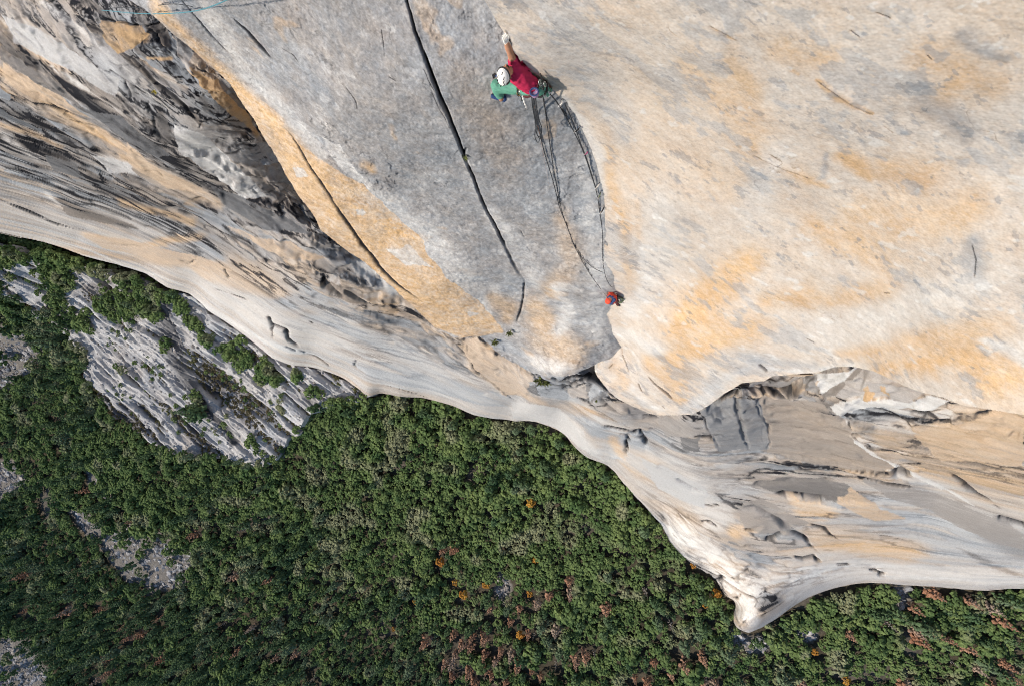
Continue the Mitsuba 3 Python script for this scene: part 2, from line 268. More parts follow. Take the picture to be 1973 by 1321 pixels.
plates(c, 3.0, 6, 45, (1, 1, 2.4), 113, 3.0, .22, .9, tlp, hf)
plates(c, 2.2, 4, 30, (2.4, 2.4, 1), 213, 2.0, .15, .9, tlp, hf)
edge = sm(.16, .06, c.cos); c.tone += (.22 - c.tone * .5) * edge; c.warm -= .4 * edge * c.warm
for t in [(0, 0, '''
.06 -.12 | -60 20 130, 250 180 150, 550 400 170, 850 620 160, 1150 840 140, 1420 1040 110
.1 -.2 | 300 60 70, 600 330 80, 900 560 70, 1150 760 60
.5 -.12 | 0 520 60, 300 680 70, 700 940 70, 1100 1170 60
.1 -.75 | 0 230 45, 100 300 45, 250 400 40, 420 520 42, 560 620 40, 720 720 42, 860 830 40, 1000 960 35, 1130 1080 42, 1300 1180 40, 1500 1300 35
.1 -.65 | 0 640 16, 150 700 18, 330 810 18, 480 900 20, 620 990 20, 760 1060 14, 900 1110 10
.1 -.7 | 260 900 30, 380 970 42, 480 1040 25
.15 -.5 | 520 1050 25, 650 1130 36, 800 1180 36, 950 1220 20
.2 -.7 | 350 1160 25, 480 1220 34, 640 1270 34, 760 1310 20
.05 -.75 | 540 620 30, 650 700 45, 760 800 40
.1 -.45 | -60 190 60, 60 250 60
.1 -.62 | 1000 210 20, 1150 360 28, 1280 480 28, 1380 580 24, 1480 740 20
.25 -.7 | 480 150 18, 580 250 20, 700 370 22, 800 460 20, 870 520 18, 960 600 18, 1080 680 20, 1180 760 16
.1 -.55 | 420 0 40, 520 60 40, 600 110 30
.2 -.4 | 1500 1040 40, 1600 1150 55, 1720 1260 45
.1 -.6 | 740 280 30, 830 350 30
.15 -.75 | 900 680 30, 950 780 38, 990 840 22
.1 -.5 | 1150 620 25, 1200 690 35
.1 -.6 | 0 920 12, 150 990 16, 260 1040 12
.1 -.6 | 0 1150 10, 150 1210 18, 330 1290 14
.8 .1 | -20 430 50, 150 530 50, 300 640 45, 450 740 50, 640 850 50, 760 900 40
.7 .05 | -30 740 40, 160 790 30, 350 880 25
.75 0 | 700 930 50, 850 980 55, 1000 1060 55, 1250 1200 50
.8 -.1 | 700 1180 40, 900 1230 30, 1100 1290 40
1 -.30 | 1110 430 30, 1250 530 36, 1400 660 36, 1490 790 24
1 -.50 | 590 160 30, 700 200 48, 800 240 45
1 -.45 | 900 230 25, 930 260 25
.9 0 | 840 360 14, 970 350 14
.1 .35 | 60 120 80, 180 220 80, 300 300 70, 400 360 55
.0 .22 | 560 360 60, 640 470 60, 690 540 40
.15 .7 | 1050 800 45, 1150 900 55, 1280 1000 55, 1420 1110 40
.1 .5 | 300 380 18, 450 500 20, 600 590 18, 800 700 12
.2 .6 | 560 920 22, 720 970 30
.1 .3 | 0 780 36, 100 860 40, 220 930 30
.2 .5 | 300 1060 25, 380 1080 25
.2 .45 | 230 1080 12, 330 1170 15, 450 1250 12
.1 .4 | 250 20 20, 420 150 22, 520 260 18, 680 420 16, 850 600 14
.4 .3 | 780 380 20, 900 470 22, 1050 560 20'''), (0, 440, '''
.5 -.14 | 250 110 60, 700 170 90, 1200 220 110, 1700 290 90
.35 -.1 | 1300 480 60, 1600 520 60, 1800 480 60
.1 -.35 | 850 140 45, 1000 170 50, 1150 180 40
.1 -.4 | 1450 170 40, 1650 160 40
.1 .5 | 0 10 16, 200 40 22, 500 120 24, 700 210 24, 900 270 22, 1050 330 16
.05 .5 | 1100 400 50, 1300 520 60, 1500 640 60, 1700 720 50
.12 .38 | 1250 430 110, 1600 560 120, 1850 660 110
.55 .05 | 1150 250 70, 1400 320 70, 1600 380 60
.7 .0 | 500 40 30, 800 100 30, 1100 60 40
.3 -.3 | 350 60 20, 700 160 16, 900 240 14'''), (660, 440, '''
.04 .22 | 60 560 120, 250 700 140, 400 800 130, 600 900 110, 900 1030 70, 1180 1090 50
.5 .05 | 690 680 40, 760 790 60, 860 860 60, 1000 950 60
.38 -.08 | 1050 970 55, 1200 1030 50, 1400 1060 50, 1650 1040 40
.1 -.6 | 370 480 20, 440 515 26, 510 570 18
.5 -.55 | 530 575 16, 620 612 14
0 .6 | 90 250 55, 200 310 60, 290 370 45
.1 -.85 | 70 200 12, 130 197 16, 200 255 10
.4 .3 | 760 660 40, 900 740 40, 1060 800 40, 1300 815 26
.2 -.8 | 880 735 14, 980 790 14, 1100 845 12
.2 -.85 | 780 630 10, 830 680 12, 875 705 10
.1 -.25 | 1300 930 40, 1420 920 70
.05 .5 | 1330 900 18, 1400 970 25, 1480 960 15
.1 -.6 | 1060 895 14, 1090 945 16
.1 -.4 | 1170 900 8, 1180 950 10
.1 -.2 | 1500 1080 60, 1700 1100 70, 1900 1120 60
.7 .1 | 1560 1220 40, 1600 1300 40
.05 .5 | 1350 1170 35, 1450 1290 45'''), (1313, 440, '''
.1 -.25 | 200 1050 90, 330 1150 100, 420 1250 90
.4 -.13 | 560 1030 90, 700 1130 130, 820 1230 130
.1 -.3 | 500 1220 50, 700 1250 40, 900 1290 40
.2 .6 | 980 1000 35, 1150 1030 45, 1350 1060 45, 1520 1090 35
.2 .4 | 880 1060 20, 980 1180 25, 1120 1260 25
.3 .55 | 1150 1170 45, 1500 1180 45, 1730 1130 35
.2 .4 | 820 880 35, 900 860 35
.2 -.15 | 600 870 50, 740 900 45
.35 .1 | 1050 900 70, 1200 930 60, 1350 960 40
.95 -.2 | 1060 940 18, 1090 990 24
.95 -.2 | 1165 940 12, 1175 965 16
.6 -.15 | 1290 930 25, 1380 960 20
.7 .05 | 1560 1200 80, 1750 1180 90, 1950 1150 90
.5 -.2 | 1150 1220 50, 1400 1230 40, 1600 1260 30'''), (1313, 880, '''
.6 -.05 | 1400 60 70, 1650 120 80, 1950 160 90
.6 .05 | 900 80 40, 1200 120 30
.2 -.18 | 350 60 60, 550 200 90, 800 180 90, 950 220 60
.2 .75 | -60 420 60, 60 480 80, 160 560 80, 260 660 90, 340 780 80, 350 900 60, 430 940 45
.2 .6 | 550 780 60, 700 700 60, 1000 650 55, 1350 670 50, 1700 700 45, 1980 720 40
.1 .35 | 0 100 90, 100 250 90, 200 380 80
.1 -.3 | 1380 190 40, 1600 320 55, 1800 450 60, 1990 560 60
.6 .05 | 780 460 70, 1000 500 80, 1300 560 70
.2 -.3 | 350 340 50, 430 390 45
.7 .0 | 450 400 40, 300 440 40
.75 .1 | 700 300 60, 850 330 50
.1 -.35 | 1650 560 20, 1800 630 16, 1973 680 14
.1 .4 | 1400 230 40, 1550 280 40, 1750 360 40''')]:
    for wm, tn, pts in tab(t[2], t[0], t[1]): c.stain(pts, wm, tn if tn is None or tn > -.35 else max(tn * 1.3, -1), .85, .75, 12)
stk = fractal(P, z, 1.5, 20, (1, 1, 10), 5, .35, tl)
fc = .35 + .65 * sm(.05, .22, c.cos)
c.tone += fc * (.22 * stk - .55 * sm(.25, .6, stk + .5 * fractal(P, z, 12, 70, (1, 1, 4), 11, .7, tl))) + .13 * fractal(P, z, 1.1, 4, seed=12, gain=.2)
hf = c.foot * np.maximum(c.cos, .1) ** .4 * (.25 + .75 * sm(.05, .2, c.cos))
c.h += hf * (9 * fractal(P, z, 3, 60, (1, 1, 2), 7, .9, tl) + 2.2 * fractal(P, z, 1.2, 6, (1, 1, 2), 8, .5, tl))
for t in [(0, 0, '''
2 0 | 20 530 3, 180 620 6, 300 660 7, 420 700 6, 530 740 3
3 0 | 470 130 4, 540 140 5, 560 115 7, 690 120 8, 800 155 8, 930 140 6
3 0 | 800 160 6, 870 220 14, 900 270 10, 960 295 6
2 -2 | 350 30 5, 480 140 6, 600 250 6, 760 400 7, 880 520 8, 1000 610 7, 1180 770 5
2 -2 | 120 330 4, 260 420 7, 400 560 5
2 0 | 820 1010 3, 900 1015 5, 940 1050 4
2 -2 | 0 1150 5, 150 1210 7, 330 1290 6, 500 1330 4
2 0 | 870 680 5, 890 760 8, 930 810 9, 1000 850 4
2 0 | 700 500 5, 740 600 7
2 0 | 1140 780 4, 1180 745 5, 1250 740 3
1 0 | 1080 930 2, 1200 1020 3
1 0 | 0 360 3, 200 440 3
2 0 | 1500 1110 3, 1650 1230 4, 1720 1285 6'''), (0, 440, '''
3 0 | 1540 500 6, 1560 560 8, 1640 590 7, 1665 650 8, 1720 685 5
2 0 | 1560 560 6, 1565 640 3
2 0 | 1640 680 4, 1700 705 5
2 0 | 1040 185 5, 1090 210 5, 1150 160 3
2 0 | 1290 230 3, 1310 290 6
3 0 | 1850 290 6, 1870 340 14, 1930 370 10, 1990 410 8
2 -2 | 1380 160 3, 1560 200 5, 1700 240 4
2 0 | 1240 350 3, 1420 410 4
1 0 | 1780 540 4, 1800 550 3
2 0 | 1720 700 4, 1830 740 5, 1900 800 4
1 0 | 550 80 3, 700 100 6, 850 110 4'''), (660, 440, '''
3 0 | 0 350 5, 80 400 9, 160 440 7
1 0 | 160 480 3, 165 530 3, 200 560 2
2 -2 | 700 640 2, 715 740 3, 760 810 3, 860 880 3, 1000 990 3
3 0 | 1230 890 5, 1330 855 6, 1410 830 7, 1490 770 5
3 0 | 1260 935 4, 1340 890 5, 1440 845 8, 1480 890 6, 1530 945 5
3 0 | 1530 945 4, 1470 970 4, 1410 1005 3, 1290 945 4
2 0 | 1380 920 4, 1400 960 5, 1412 1000 4
2 0 | 1260 935 5, 1330 925 3, 1390 900 5
3 0 | 1450 845 8, 1400 870 8, 1480 885 9
1 0 | 1420 1025 3, 1520 1020 2, 1600 1005 3
3 0 | 1200 860 4, 1230 880 5
2 0 | 70 750 4, 75 800 5, 125 820 3
1 0 | 250 900 2, 350 930 3, 490 970 2
3 0 | 1590 1190 4, 1640 1190 6, 1720 1160 4
3 0 | 1640 1190 8, 1630 1300 6
3 0 | 1700 1160 5, 1740 1240 8, 1720 1250 4
2 0 | 1490 1140 3, 1560 1150 4, 1650 1170 3'''), (1313, 440, '''
4 0 | 205 985 6, 300 935 8, 420 905 9, 480 885 9, 560 945 9, 700 988 6, 820 1010 4
2 0 | 480 890 4, 600 930 4, 790 965 3
3 2 | 290 960 6, 330 1060 8, 350 1170 7, 395 1275 5
2 0 | 450 985 3, 440 1050 3, 500 1150 5, 512 1240 4, 480 1290 3
3 0 | 140 1060 8, 240 1092 14, 310 1078 9
2 2 | 820 1015 3, 960 1120 3, 985 1200 4, 1100 1270 3
4 0 | 1000 800 6, 1110 825 3
3 0 | 970 1185 5, 1000 1190 8, 1060 1180 4
2 0 | 1000 1050 2, 1100 1068 3, 1250 1090 3, 1400 1060 4, 1560 1050 2
3 0 | 1290 1155 2, 1450 1132 4, 1600 1102 4, 1850 1066 3
2 0 | 1090 1095 3, 1180 1105 6, 1300 1130 4, 1390 1100 6
1 0 | 1310 1070 4, 1400 1085 7, 1480 1125 3
2 0 | 60 1195 3, 160 1200 6, 180 1215 4
2 0 | 100 1060 3, 150 1160 4, 240 1280 3
4 0 | 150 1075 7, 210 1010 8, 250 975 6, 330 925 8, 400 915 9, 470 880 10, 540 920 12, 590 960 10, 650 975 8
3 0 | 220 990 4, 250 1010 5, 290 1000 4, 300 965 4
3 0 | 360 930 5, 420 950 4, 500 940 5, 560 975 6, 600 1000 5
3 0 | 420 890 5, 500 930 6, 580 935 5
2 0 | 300 970 4, 370 1000 3, 430 990 3, 470 1010 3
3 0 | 170 1100 5, 230 1130 4, 280 1110 5, 340 1090 4
2 0 | 900 1080 2, 1000 1120 3, 1130 1140 3, 1280 1160 3
2 0 | 1150 1090 3, 1260 1120 5, 1330 1150 3
2 0 | 1340 1060 3, 1390 1080 6, 1380 1110 4'''), (1313, 880, '''
3 0 | 400 165 5, 480 155 8, 560 150 6, 700 140 7, 850 130 5
4 0 | 540 215 4, 600 228 10, 740 240 6, 850 250 8, 1060 275 4
4 0 | 700 240 8, 820 262 10
3 0 | 330 310 4, 430 310 10, 520 350 8, 620 420 9, 720 480 6, 790 550 3
2 0 | 370 430 5, 430 425 7, 470 415 4
3 0 | 640 575 4, 700 590 5, 760 580 7, 810 610 4
3 0 | 1545 90 5, 1660 190 8, 1750 240 5, 1830 292 3
4 0 | 1250 55 8, 1265 95 16, 1330 115 8
2 -2 | 520 0 4, 700 70 3, 900 65 3, 1150 95 4, 1245 95 4
2 -2 | 1000 115 3, 1200 150 5, 1340 175 4
3 0 | 1815 350 8, 1900 380 10, 1985 398 8
2 0 | 1100 425 2, 1160 460 4, 1350 490 3
3 0 | 480 480 6, 530 475 8, 600 430 4
3 0 | -40 120 5, 0 150 7, 60 190 7, 150 215 4
2 0 | 260 700 3, 330 695 6, 385 660 6
2 0 | 190 705 4, 215 690 6, 250 700 4
3 0 | 300 810 4, 330 790 4
2 0 | 440 810 1.6, 490 775 1.2
2 0 | 100 370 3, 160 375 4, 205 410 3
2 0 | 130 275 3, 160 282 5, 230 285 3
1 0 | 740 395 5, 830 420 7, 900 480 3
2 0 | 1080 650 4, 1120 655 5, 1160 685 7
2 0 | 1260 40 4, 1380 38 3
3 0 | 1830 60 3, 1973 62 5
1 0 | 900 620 4, 970 618 5''')]:
    for dp, st, pts in tab(t[2], t[0], t[1]): c.crack(pts, dp, st or 0, 1, 12, 7, slim=1.35 if t[0] or t[1] else 1.0)
plates(c, 3.0, 5, 60, (1, 1, 4), 313, 2.5, .30, .9, tlp, hf)
hb = c.foot * np.maximum(c.cos, .05) ** .7
blocks(c, 700, 3.0, .30, .10, .7, 601, (-.15, .2), hb); blocks(c, 160, 1.5, .32, .09, .8, 611, (.0, .3), hb)
ts = 1 / np.maximum(c.cos, .06) ** .6
seams(c, 4, 40, (1, 1, 1.6), 501, .9, .004, ts, .8, 1.5); seams(c, 4, 50, (2.2, 2.2, 1), 511, .9, .004, ts, .8, 1.5); seams(c, 2, 16, (1, 1, 1), 521, .75, .004, ts, .6, 1.0, (.1, .4)); seams(c, 8, 110, (1, 1, 3), 531, .85, .003, ts, 1.0, 2.0, (-.2, .2))
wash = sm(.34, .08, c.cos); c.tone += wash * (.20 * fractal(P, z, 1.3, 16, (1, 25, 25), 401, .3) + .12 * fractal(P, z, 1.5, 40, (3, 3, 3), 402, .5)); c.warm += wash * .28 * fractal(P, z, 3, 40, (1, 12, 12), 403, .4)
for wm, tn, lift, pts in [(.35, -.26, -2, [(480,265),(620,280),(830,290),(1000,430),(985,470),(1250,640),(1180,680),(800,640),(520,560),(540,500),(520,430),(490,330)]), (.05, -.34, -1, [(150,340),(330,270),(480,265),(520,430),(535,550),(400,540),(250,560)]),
        (.2, .08, -3, [(800,120),(1010,90),(1070,105),(1150,120),(1280,170),(1450,240),(1330,280),(1060,265),(830,270)]), (.3, -.50, -2, [(820,240),(940,180),(950,195),(890,262),(830,272)]), (.3, -.50, -2, [(945,175),(1010,95),(1068,103),(985,165)]),  # the two darkest polygons paint the shadow in the recess below the lip
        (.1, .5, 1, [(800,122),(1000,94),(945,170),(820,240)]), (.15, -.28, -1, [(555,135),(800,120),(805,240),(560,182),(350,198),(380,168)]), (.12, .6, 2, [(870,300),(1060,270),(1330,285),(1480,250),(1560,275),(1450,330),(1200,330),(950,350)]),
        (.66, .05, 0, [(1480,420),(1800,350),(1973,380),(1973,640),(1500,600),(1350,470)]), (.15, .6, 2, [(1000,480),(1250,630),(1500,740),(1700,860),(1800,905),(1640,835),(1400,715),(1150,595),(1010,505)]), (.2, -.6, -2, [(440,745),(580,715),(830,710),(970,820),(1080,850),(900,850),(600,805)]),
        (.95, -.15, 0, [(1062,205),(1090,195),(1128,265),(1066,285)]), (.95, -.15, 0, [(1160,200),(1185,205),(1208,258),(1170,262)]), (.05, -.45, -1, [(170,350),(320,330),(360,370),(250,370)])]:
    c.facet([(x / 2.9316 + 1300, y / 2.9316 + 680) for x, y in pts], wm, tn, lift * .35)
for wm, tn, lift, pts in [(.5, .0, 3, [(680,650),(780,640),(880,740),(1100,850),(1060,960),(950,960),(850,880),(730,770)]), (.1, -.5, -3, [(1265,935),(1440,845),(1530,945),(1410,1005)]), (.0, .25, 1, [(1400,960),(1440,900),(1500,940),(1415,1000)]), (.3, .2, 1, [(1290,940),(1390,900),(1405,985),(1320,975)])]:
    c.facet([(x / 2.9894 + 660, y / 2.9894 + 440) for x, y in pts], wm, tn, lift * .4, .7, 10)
for ox, oy, rows in [(0, 0, [(1, -.45, [(360,90),(440,78),(520,100),(560,150),(500,185),(420,215),(370,160)]), (.3, -.97, [(535,108),(622,88),(648,196),(600,165),(560,145)]), (.95, -.30, [(740,255),(860,325),(960,440),(1012,535),(940,500),(820,400)]), (.2, -.85, [(590,450),(640,495),(662,565),(600,540)]),  # the blackest polygon is a painted shadow triangle beside the brown roof block
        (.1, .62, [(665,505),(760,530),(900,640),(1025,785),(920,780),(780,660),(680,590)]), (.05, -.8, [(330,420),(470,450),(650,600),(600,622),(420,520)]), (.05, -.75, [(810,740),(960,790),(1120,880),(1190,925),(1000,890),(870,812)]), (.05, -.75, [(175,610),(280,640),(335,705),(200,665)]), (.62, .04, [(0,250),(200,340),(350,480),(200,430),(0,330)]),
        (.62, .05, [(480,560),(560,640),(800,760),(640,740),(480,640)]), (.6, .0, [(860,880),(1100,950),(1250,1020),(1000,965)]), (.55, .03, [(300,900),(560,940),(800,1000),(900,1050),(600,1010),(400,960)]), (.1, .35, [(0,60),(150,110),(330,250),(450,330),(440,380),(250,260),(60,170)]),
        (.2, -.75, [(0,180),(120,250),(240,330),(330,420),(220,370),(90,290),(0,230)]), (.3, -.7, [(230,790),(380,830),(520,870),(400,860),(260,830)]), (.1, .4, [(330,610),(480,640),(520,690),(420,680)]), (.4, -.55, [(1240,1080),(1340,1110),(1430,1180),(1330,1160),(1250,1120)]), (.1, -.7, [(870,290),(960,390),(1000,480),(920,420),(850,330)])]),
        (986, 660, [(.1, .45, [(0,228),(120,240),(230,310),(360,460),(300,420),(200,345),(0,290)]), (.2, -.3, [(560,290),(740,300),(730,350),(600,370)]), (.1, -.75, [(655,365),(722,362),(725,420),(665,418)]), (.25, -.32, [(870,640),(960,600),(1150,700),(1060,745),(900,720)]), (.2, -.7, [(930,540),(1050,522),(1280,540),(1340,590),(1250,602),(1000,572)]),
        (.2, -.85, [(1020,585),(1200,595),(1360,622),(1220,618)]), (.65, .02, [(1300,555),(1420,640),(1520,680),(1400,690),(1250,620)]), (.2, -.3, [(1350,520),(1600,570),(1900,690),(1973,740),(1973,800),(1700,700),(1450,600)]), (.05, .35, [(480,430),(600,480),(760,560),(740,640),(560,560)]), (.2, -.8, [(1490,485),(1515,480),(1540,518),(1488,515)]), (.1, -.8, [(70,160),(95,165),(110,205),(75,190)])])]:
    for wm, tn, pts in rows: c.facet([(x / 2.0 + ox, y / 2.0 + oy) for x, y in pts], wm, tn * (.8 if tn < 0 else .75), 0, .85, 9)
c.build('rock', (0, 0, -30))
bk = Sheet(cliff_s, BACK + [(2450, -300)], 14, 'cliff_001', warm=.2, tone=.1); bk.h -= bk.z * .03; bk.build('rock', (0, 0, -3))

# ---------------------------------------------------------------- the near headwall: grey face left of the corner, cream face right of it
LEFT = [(60,-200),(180,-60),(250,0),(294,30),(334,67),(371,97),(401,124),(438,157),(465,197),(492,234),(512,271),(535,308),(555,344),(575,375),(599,405),(619,438),(660,477),(700,503),(727,527),(744,540),(770,570),(800,600),
        (827,627),(847,641),(874,651),(890,652),(917,649),(930,655),(951,676),(985,702),(1025,722),(1050,727),(1075,729),(1108,725),(1135,713),(1158,700),(1203,683),(1240,660),(1235,500),(1240,300),(1160,150),(1040,-40),(1000,-200)]
CORNER = [(850,-200),(905,-60),(931,0),(944,20),(958,43),(974,67),(991,97),(1008,120),(1031,144),(1058,167),(1075,184),(1091,201),(1108,224),(1122,254),(1135,281),(1147,311),(1155,341),(1162,368),(1165,401),(1166,440),(1162,490),
          (1163,523),(1166,550),(1165,600),(1165,620),(1178,647),(1195,670),(1203,681)]
RIGHT = CORNER + [(1195,686),(1158,701),(1145,716),(1150,727),(1172,757),(1185,770),(1201,780),(1221,791),(1236,797),(1251,804),(1265,806),(1291,806),(1314,803),(1333,800),(1363,781),(1397,756),(1430,737),(1473,734),(1490,724),(1527,721),(1574,718),
                  (1610,706),(1640,703),(1690,715),(1741,741),(1781,757),(1815,766),(1848,781),(1888,788),(1935,795),(1973,801),(2050,812),(2300,860),(2300,-250)]
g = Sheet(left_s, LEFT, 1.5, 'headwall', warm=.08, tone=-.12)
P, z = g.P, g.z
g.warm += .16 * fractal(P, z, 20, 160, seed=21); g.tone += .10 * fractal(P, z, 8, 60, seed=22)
for wm, tn, pts in tab('''
.9 .10 | 300 20 20, 400 110 24, 470 180 30, 530 245 36, 600 340 58, 680 450 72, 760 540 80, 840 605 62, 920 635 30
.12 .42 | 400 30 24, 450 110 26, 500 170 26, 560 230 24, 620 300 18
.1 .35 | 700 350 26, 760 400 40, 830 470 44, 890 540 36, 930 590 20
.15 .75 | 755 480 14, 790 500 22, 815 515 14
.2 .5 | 880 600 22, 930 610 20, 950 570 16
.7 -.25 | 945 580 16, 975 595 24, 980 620 18
.9 0 | 700 318 14, 722 330 12
.6 -.05 | 755 245 8, 760 265 7
.7 0 | 665 115 8, 680 130 8
.15 -.16 | 560 40 70, 660 120 90, 730 220 70
.3 -.12 | 900 120 60, 930 220 60, 980 320 50
.05 -.1 | 860 60 50, 960 120 40
.1 .32 | 955 420 22, 1000 480 26, 1040 550 22
.05 .30 | 1120 330 18, 1140 420 24, 1150 520 26, 1150 620 28
.5 .0 | 1080 420 26, 1100 500 30, 1060 560 24
.75 .05 | 1030 600 40, 1050 650 44, 1100 690 36
.15 .55 | 1075 560 18, 1095 610 26, 1070 640 18
.1 .35 | 1150 640 28, 1170 680 18
.2 .4 | 1030 700 20, 1090 712 16
.3 .35 | 880 640 16, 960 640 14''', s=1): g.stain(pts, wm, tn, .85, .9, 12)
g.facet([(x / 2.0, y / 2.0) for x, y in [(700,150),(880,290),(1000,400),(1150,560),(1270,640),(1400,710),(1500,800),(1600,900),(1680,1020),(1790,1130),(1900,1230),(1940,1290),(1800,1312),(1650,1262),(1540,1185),(1400,1045),(1300,945),(1200,845),(1100,720),(1000,540),(880,320)]], .92, .06, 0, .78, 13)
for pp_ in [[(1500,960),(1580,945),(1660,1030),(1560,1020)], [(1120,650),(1180,660),(1190,690),(1130,680)], [(1370,800),(1400,795),(1400,830),(1370,825)], [(1770,1200),(1830,1215),(1800,1235)], [(1220,520),(1300,560),(1400,680),(1480,760),(1420,720),(1280,620)]]: g.facet([(x / 2.0, y / 2.0) for x, y in pp_], .15, .55, 0, .62, 26)
k1, k2 = fractal(P, z, 8, 50, seed=31), fractal(P, z, 6, 24, (1, 1, 1), 33)
m = sm(.30, .42, k1); g.warm += .30 * m; g.tone += .05 * m
m = sm(.32, .40, k2 - .15 * g.warm); g.tone += .22 * m * (g.warm < .5)
g.tone += .5 * fractal(P, z, 1.1, 5, seed=23, gain=.15) + .16 * fractal(P, z, 3, 18, seed=24, gain=.4); g.warm += .22 * fractal(P, z, 1.5, 30, seed=34, gain=.3); g.tone += .16 * fractal(P, z, 6, 46, seed=36, gain=.3)
g.h += g.foot * (9 * fractal(P, z, 20, 200, seed=25) + 2.4 * fractal(P, z, 3, 24, seed=26, gain=.8) + 1.1 * fractal(P, z, 1.2, 4, seed=27, gain=.3))
k = 2.2 * fractal(P, z, 20, 110, seed=28) + .9 * fractal(P, z, 2, 18, seed=29, gain=.7); fl = np.floor(k); e = (1 - .75 * np.clip(g.warm, 0, 1)) * sm(-.15, .3, fractal(P, z, 20, 90, seed=35))
g.h += g.foot * 1.5 * (fl + sm(.88, 1, k - fl)) * e; g.tone -= .35 * e * sm(.90, .95, k - fl) * (1 - sm(.97, 1, k - fl))
seams(g, 5, 40, (1, 1, 1), 541, .55, .004, None, .5, .8, (.15, .45))
for dp, st, pts in tab('''
3 -1.6 | 770 -90 2, 778 -40 2, 783 0 2, 800 60 2.4, 826 130 3.2, 850 190 3.2, 880 260 2.8, 905 330 2.2, 935 400 2, 960 450 2, 990 510 2.4, 1011 543 1.6
1.4 0 | 546 246 1, 575 285 2.4, 600 325 2.6, 640 385 2.6, 670 430 3.2, 700 475 3.8, 740 525 3.4, 780 560 2.4, 812 582 1.2
3 0 | 1011 543 2, 1006 580 1.5, 1000 605 2, 994 628 1.5
2 -1 | 445 33 1, 480 65 2.4, 505 95 3, 524 116 1.5
2 0 | 340 -10 1.4, 365 20 1.5, 390 50 1.5, 408 72 2, 440 105 .8
1 0 | 543 95 .8, 562 108 .9, 575 125 .7
1 0 | 735 55 1, 737 80 1.2, 739 112 .8
1 0 | 665 170 .8, 685 200 1.2, 688 215 .8
1 0 | 750 150 .8, 762 158 1.2
1 0 | 815 130 .8, 830 160 1, 838 175 .7
1 0 | 1004 447 .8, 1010 460 .9
1 0 | 885 285 1, 870 310 .8
2 0 | 900 285 2, 893 300 2.5
1 0 | 830 170 .8, 850 215 1, 870 250 .8
1 0 | 820 490 .7, 835 500 .8''', s=1): g.crack(pts, dp, st or 0, 1, 14, 3.5)
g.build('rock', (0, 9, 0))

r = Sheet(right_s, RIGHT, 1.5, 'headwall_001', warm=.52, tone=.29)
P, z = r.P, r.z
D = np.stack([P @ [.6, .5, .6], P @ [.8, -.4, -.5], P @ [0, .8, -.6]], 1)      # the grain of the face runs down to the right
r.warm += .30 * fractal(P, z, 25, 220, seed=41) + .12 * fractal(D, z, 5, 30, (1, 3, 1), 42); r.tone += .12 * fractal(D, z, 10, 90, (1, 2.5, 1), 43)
for wm, tn, pts in tab('''
.98 -.02 | 1300 640 30, 1350 590 46, 1400 540 48, 1440 500 34
.95 0 | 1370 660 50, 1430 640 40, 1290 690 26, 1320 720 30
.85 .02 | 1480 580 24, 1560 570 30
.95 .0 | 1690 715 16, 1760 705 30, 1840 690 40, 1920 730 50, 2000 740 60
.8 .05 | 1620 675 14, 1700 680 24, 1800 650 28, 1900 640 30
.85 0 | 1250 700 22, 1290 740 26, 1310 770 20
.7 .05 | 1180 705 14, 1195 735 18, 1230 770 16
.3 .55 | 1215 750 10, 1245 785 12, 1280 795 8
.85 .05 | 1168 330 8, 1190 400 10, 1210 470 9
.85 .04 | 1168 290 9, 1188 380 15, 1207 470 18, 1218 560 15
.75 .12 | 1330 130 40, 1420 230 50, 1500 330 40
.8 .1 | 1650 420 40, 1760 440 50, 1860 400 40
.8 .08 | 1228 390 9, 1232 470 10, 1220 540 10
.75 .1 | 1160 250 10, 1185 300 12
.7 .05 | 1780 100 36, 1850 130 44, 1910 170 36
.8 .0 | 1800 200 26, 1840 165 20
.9 -.15 | 1620 305 18, 1650 330 18, 1670 350 10
.8 -.28 | 1368 52 4, 1395 65 7, 1420 79 3
.85 -.25 | 1520 127 4, 1545 138 4
.85 -.25 | 1578 150 4, 1612 175 9, 1645 200 9, 1682 218 3
.8 -.15 | 1452 305 3, 1500 330 7, 1560 355 10, 1600 370 6
.7 0 | 1400 120 30, 1450 180 30
.75 .05 | 1500 90 30, 1600 110 30
.7 .0 | 1700 330 30, 1780 350 36
.8 0 | 1640 470 30, 1700 510 30, 1560 440 24
.75 0 | 1700 560 26, 1600 580 22
.2 .22 | 1080 90 50, 1150 170 50, 1200 260 36
.25 .55 | 1085 190 9, 1120 235 12, 1150 300 12, 1165 380 8
.3 .5 | 1270 420 50, 1260 520 44, 1210 600 24
.3 .65 | 1180 640 9, 1215 650 18, 1260 680 16
.3 .45 | 1590 640 40, 1680 620 40, 1800 580 44, 1900 540 40
.25 .4 | 1500 300 40, 1450 400 40
.1 -.12 | 1780 190 22, 1830 230 24, 1860 270 18
.05 -.15 | 1860 60 16, 1900 90 16, 1940 110 12
.05 -.1 | 1580 350 8, 1585 300 6
.05 -.12 | 1655 265 5, 1670 300 6, 1710 315 5
.05 .0 | 1870 460 16, 1880 520 18
.05 .12 | 1400 690 14, 1450 690 16, 1520 700 14, 1570 706 8
.1 .5 | 1480 712 6, 1560 712 5, 1640 700 6
.12 .4 | 1310 790 10, 1350 765 16, 1400 730 16, 1440 712 10
.1 .45 | 1905 660 8, 1950 680 14, 1980 700 14''', s=1): r.stain(pts, wm, tn, .85, .95, 14)  # mineral stains; the orange stroke down the corner flank also paints its shading
k1, k2 = fractal(D, z, 2, 36, (1, 1.8, 1), 51, .5), fractal(P, z, 30, 160, seed=52)
m = sm(.14, .26, k1 + .40 * k2); r.warm -= .55 * m * r.warm; r.tone -= .12 * m
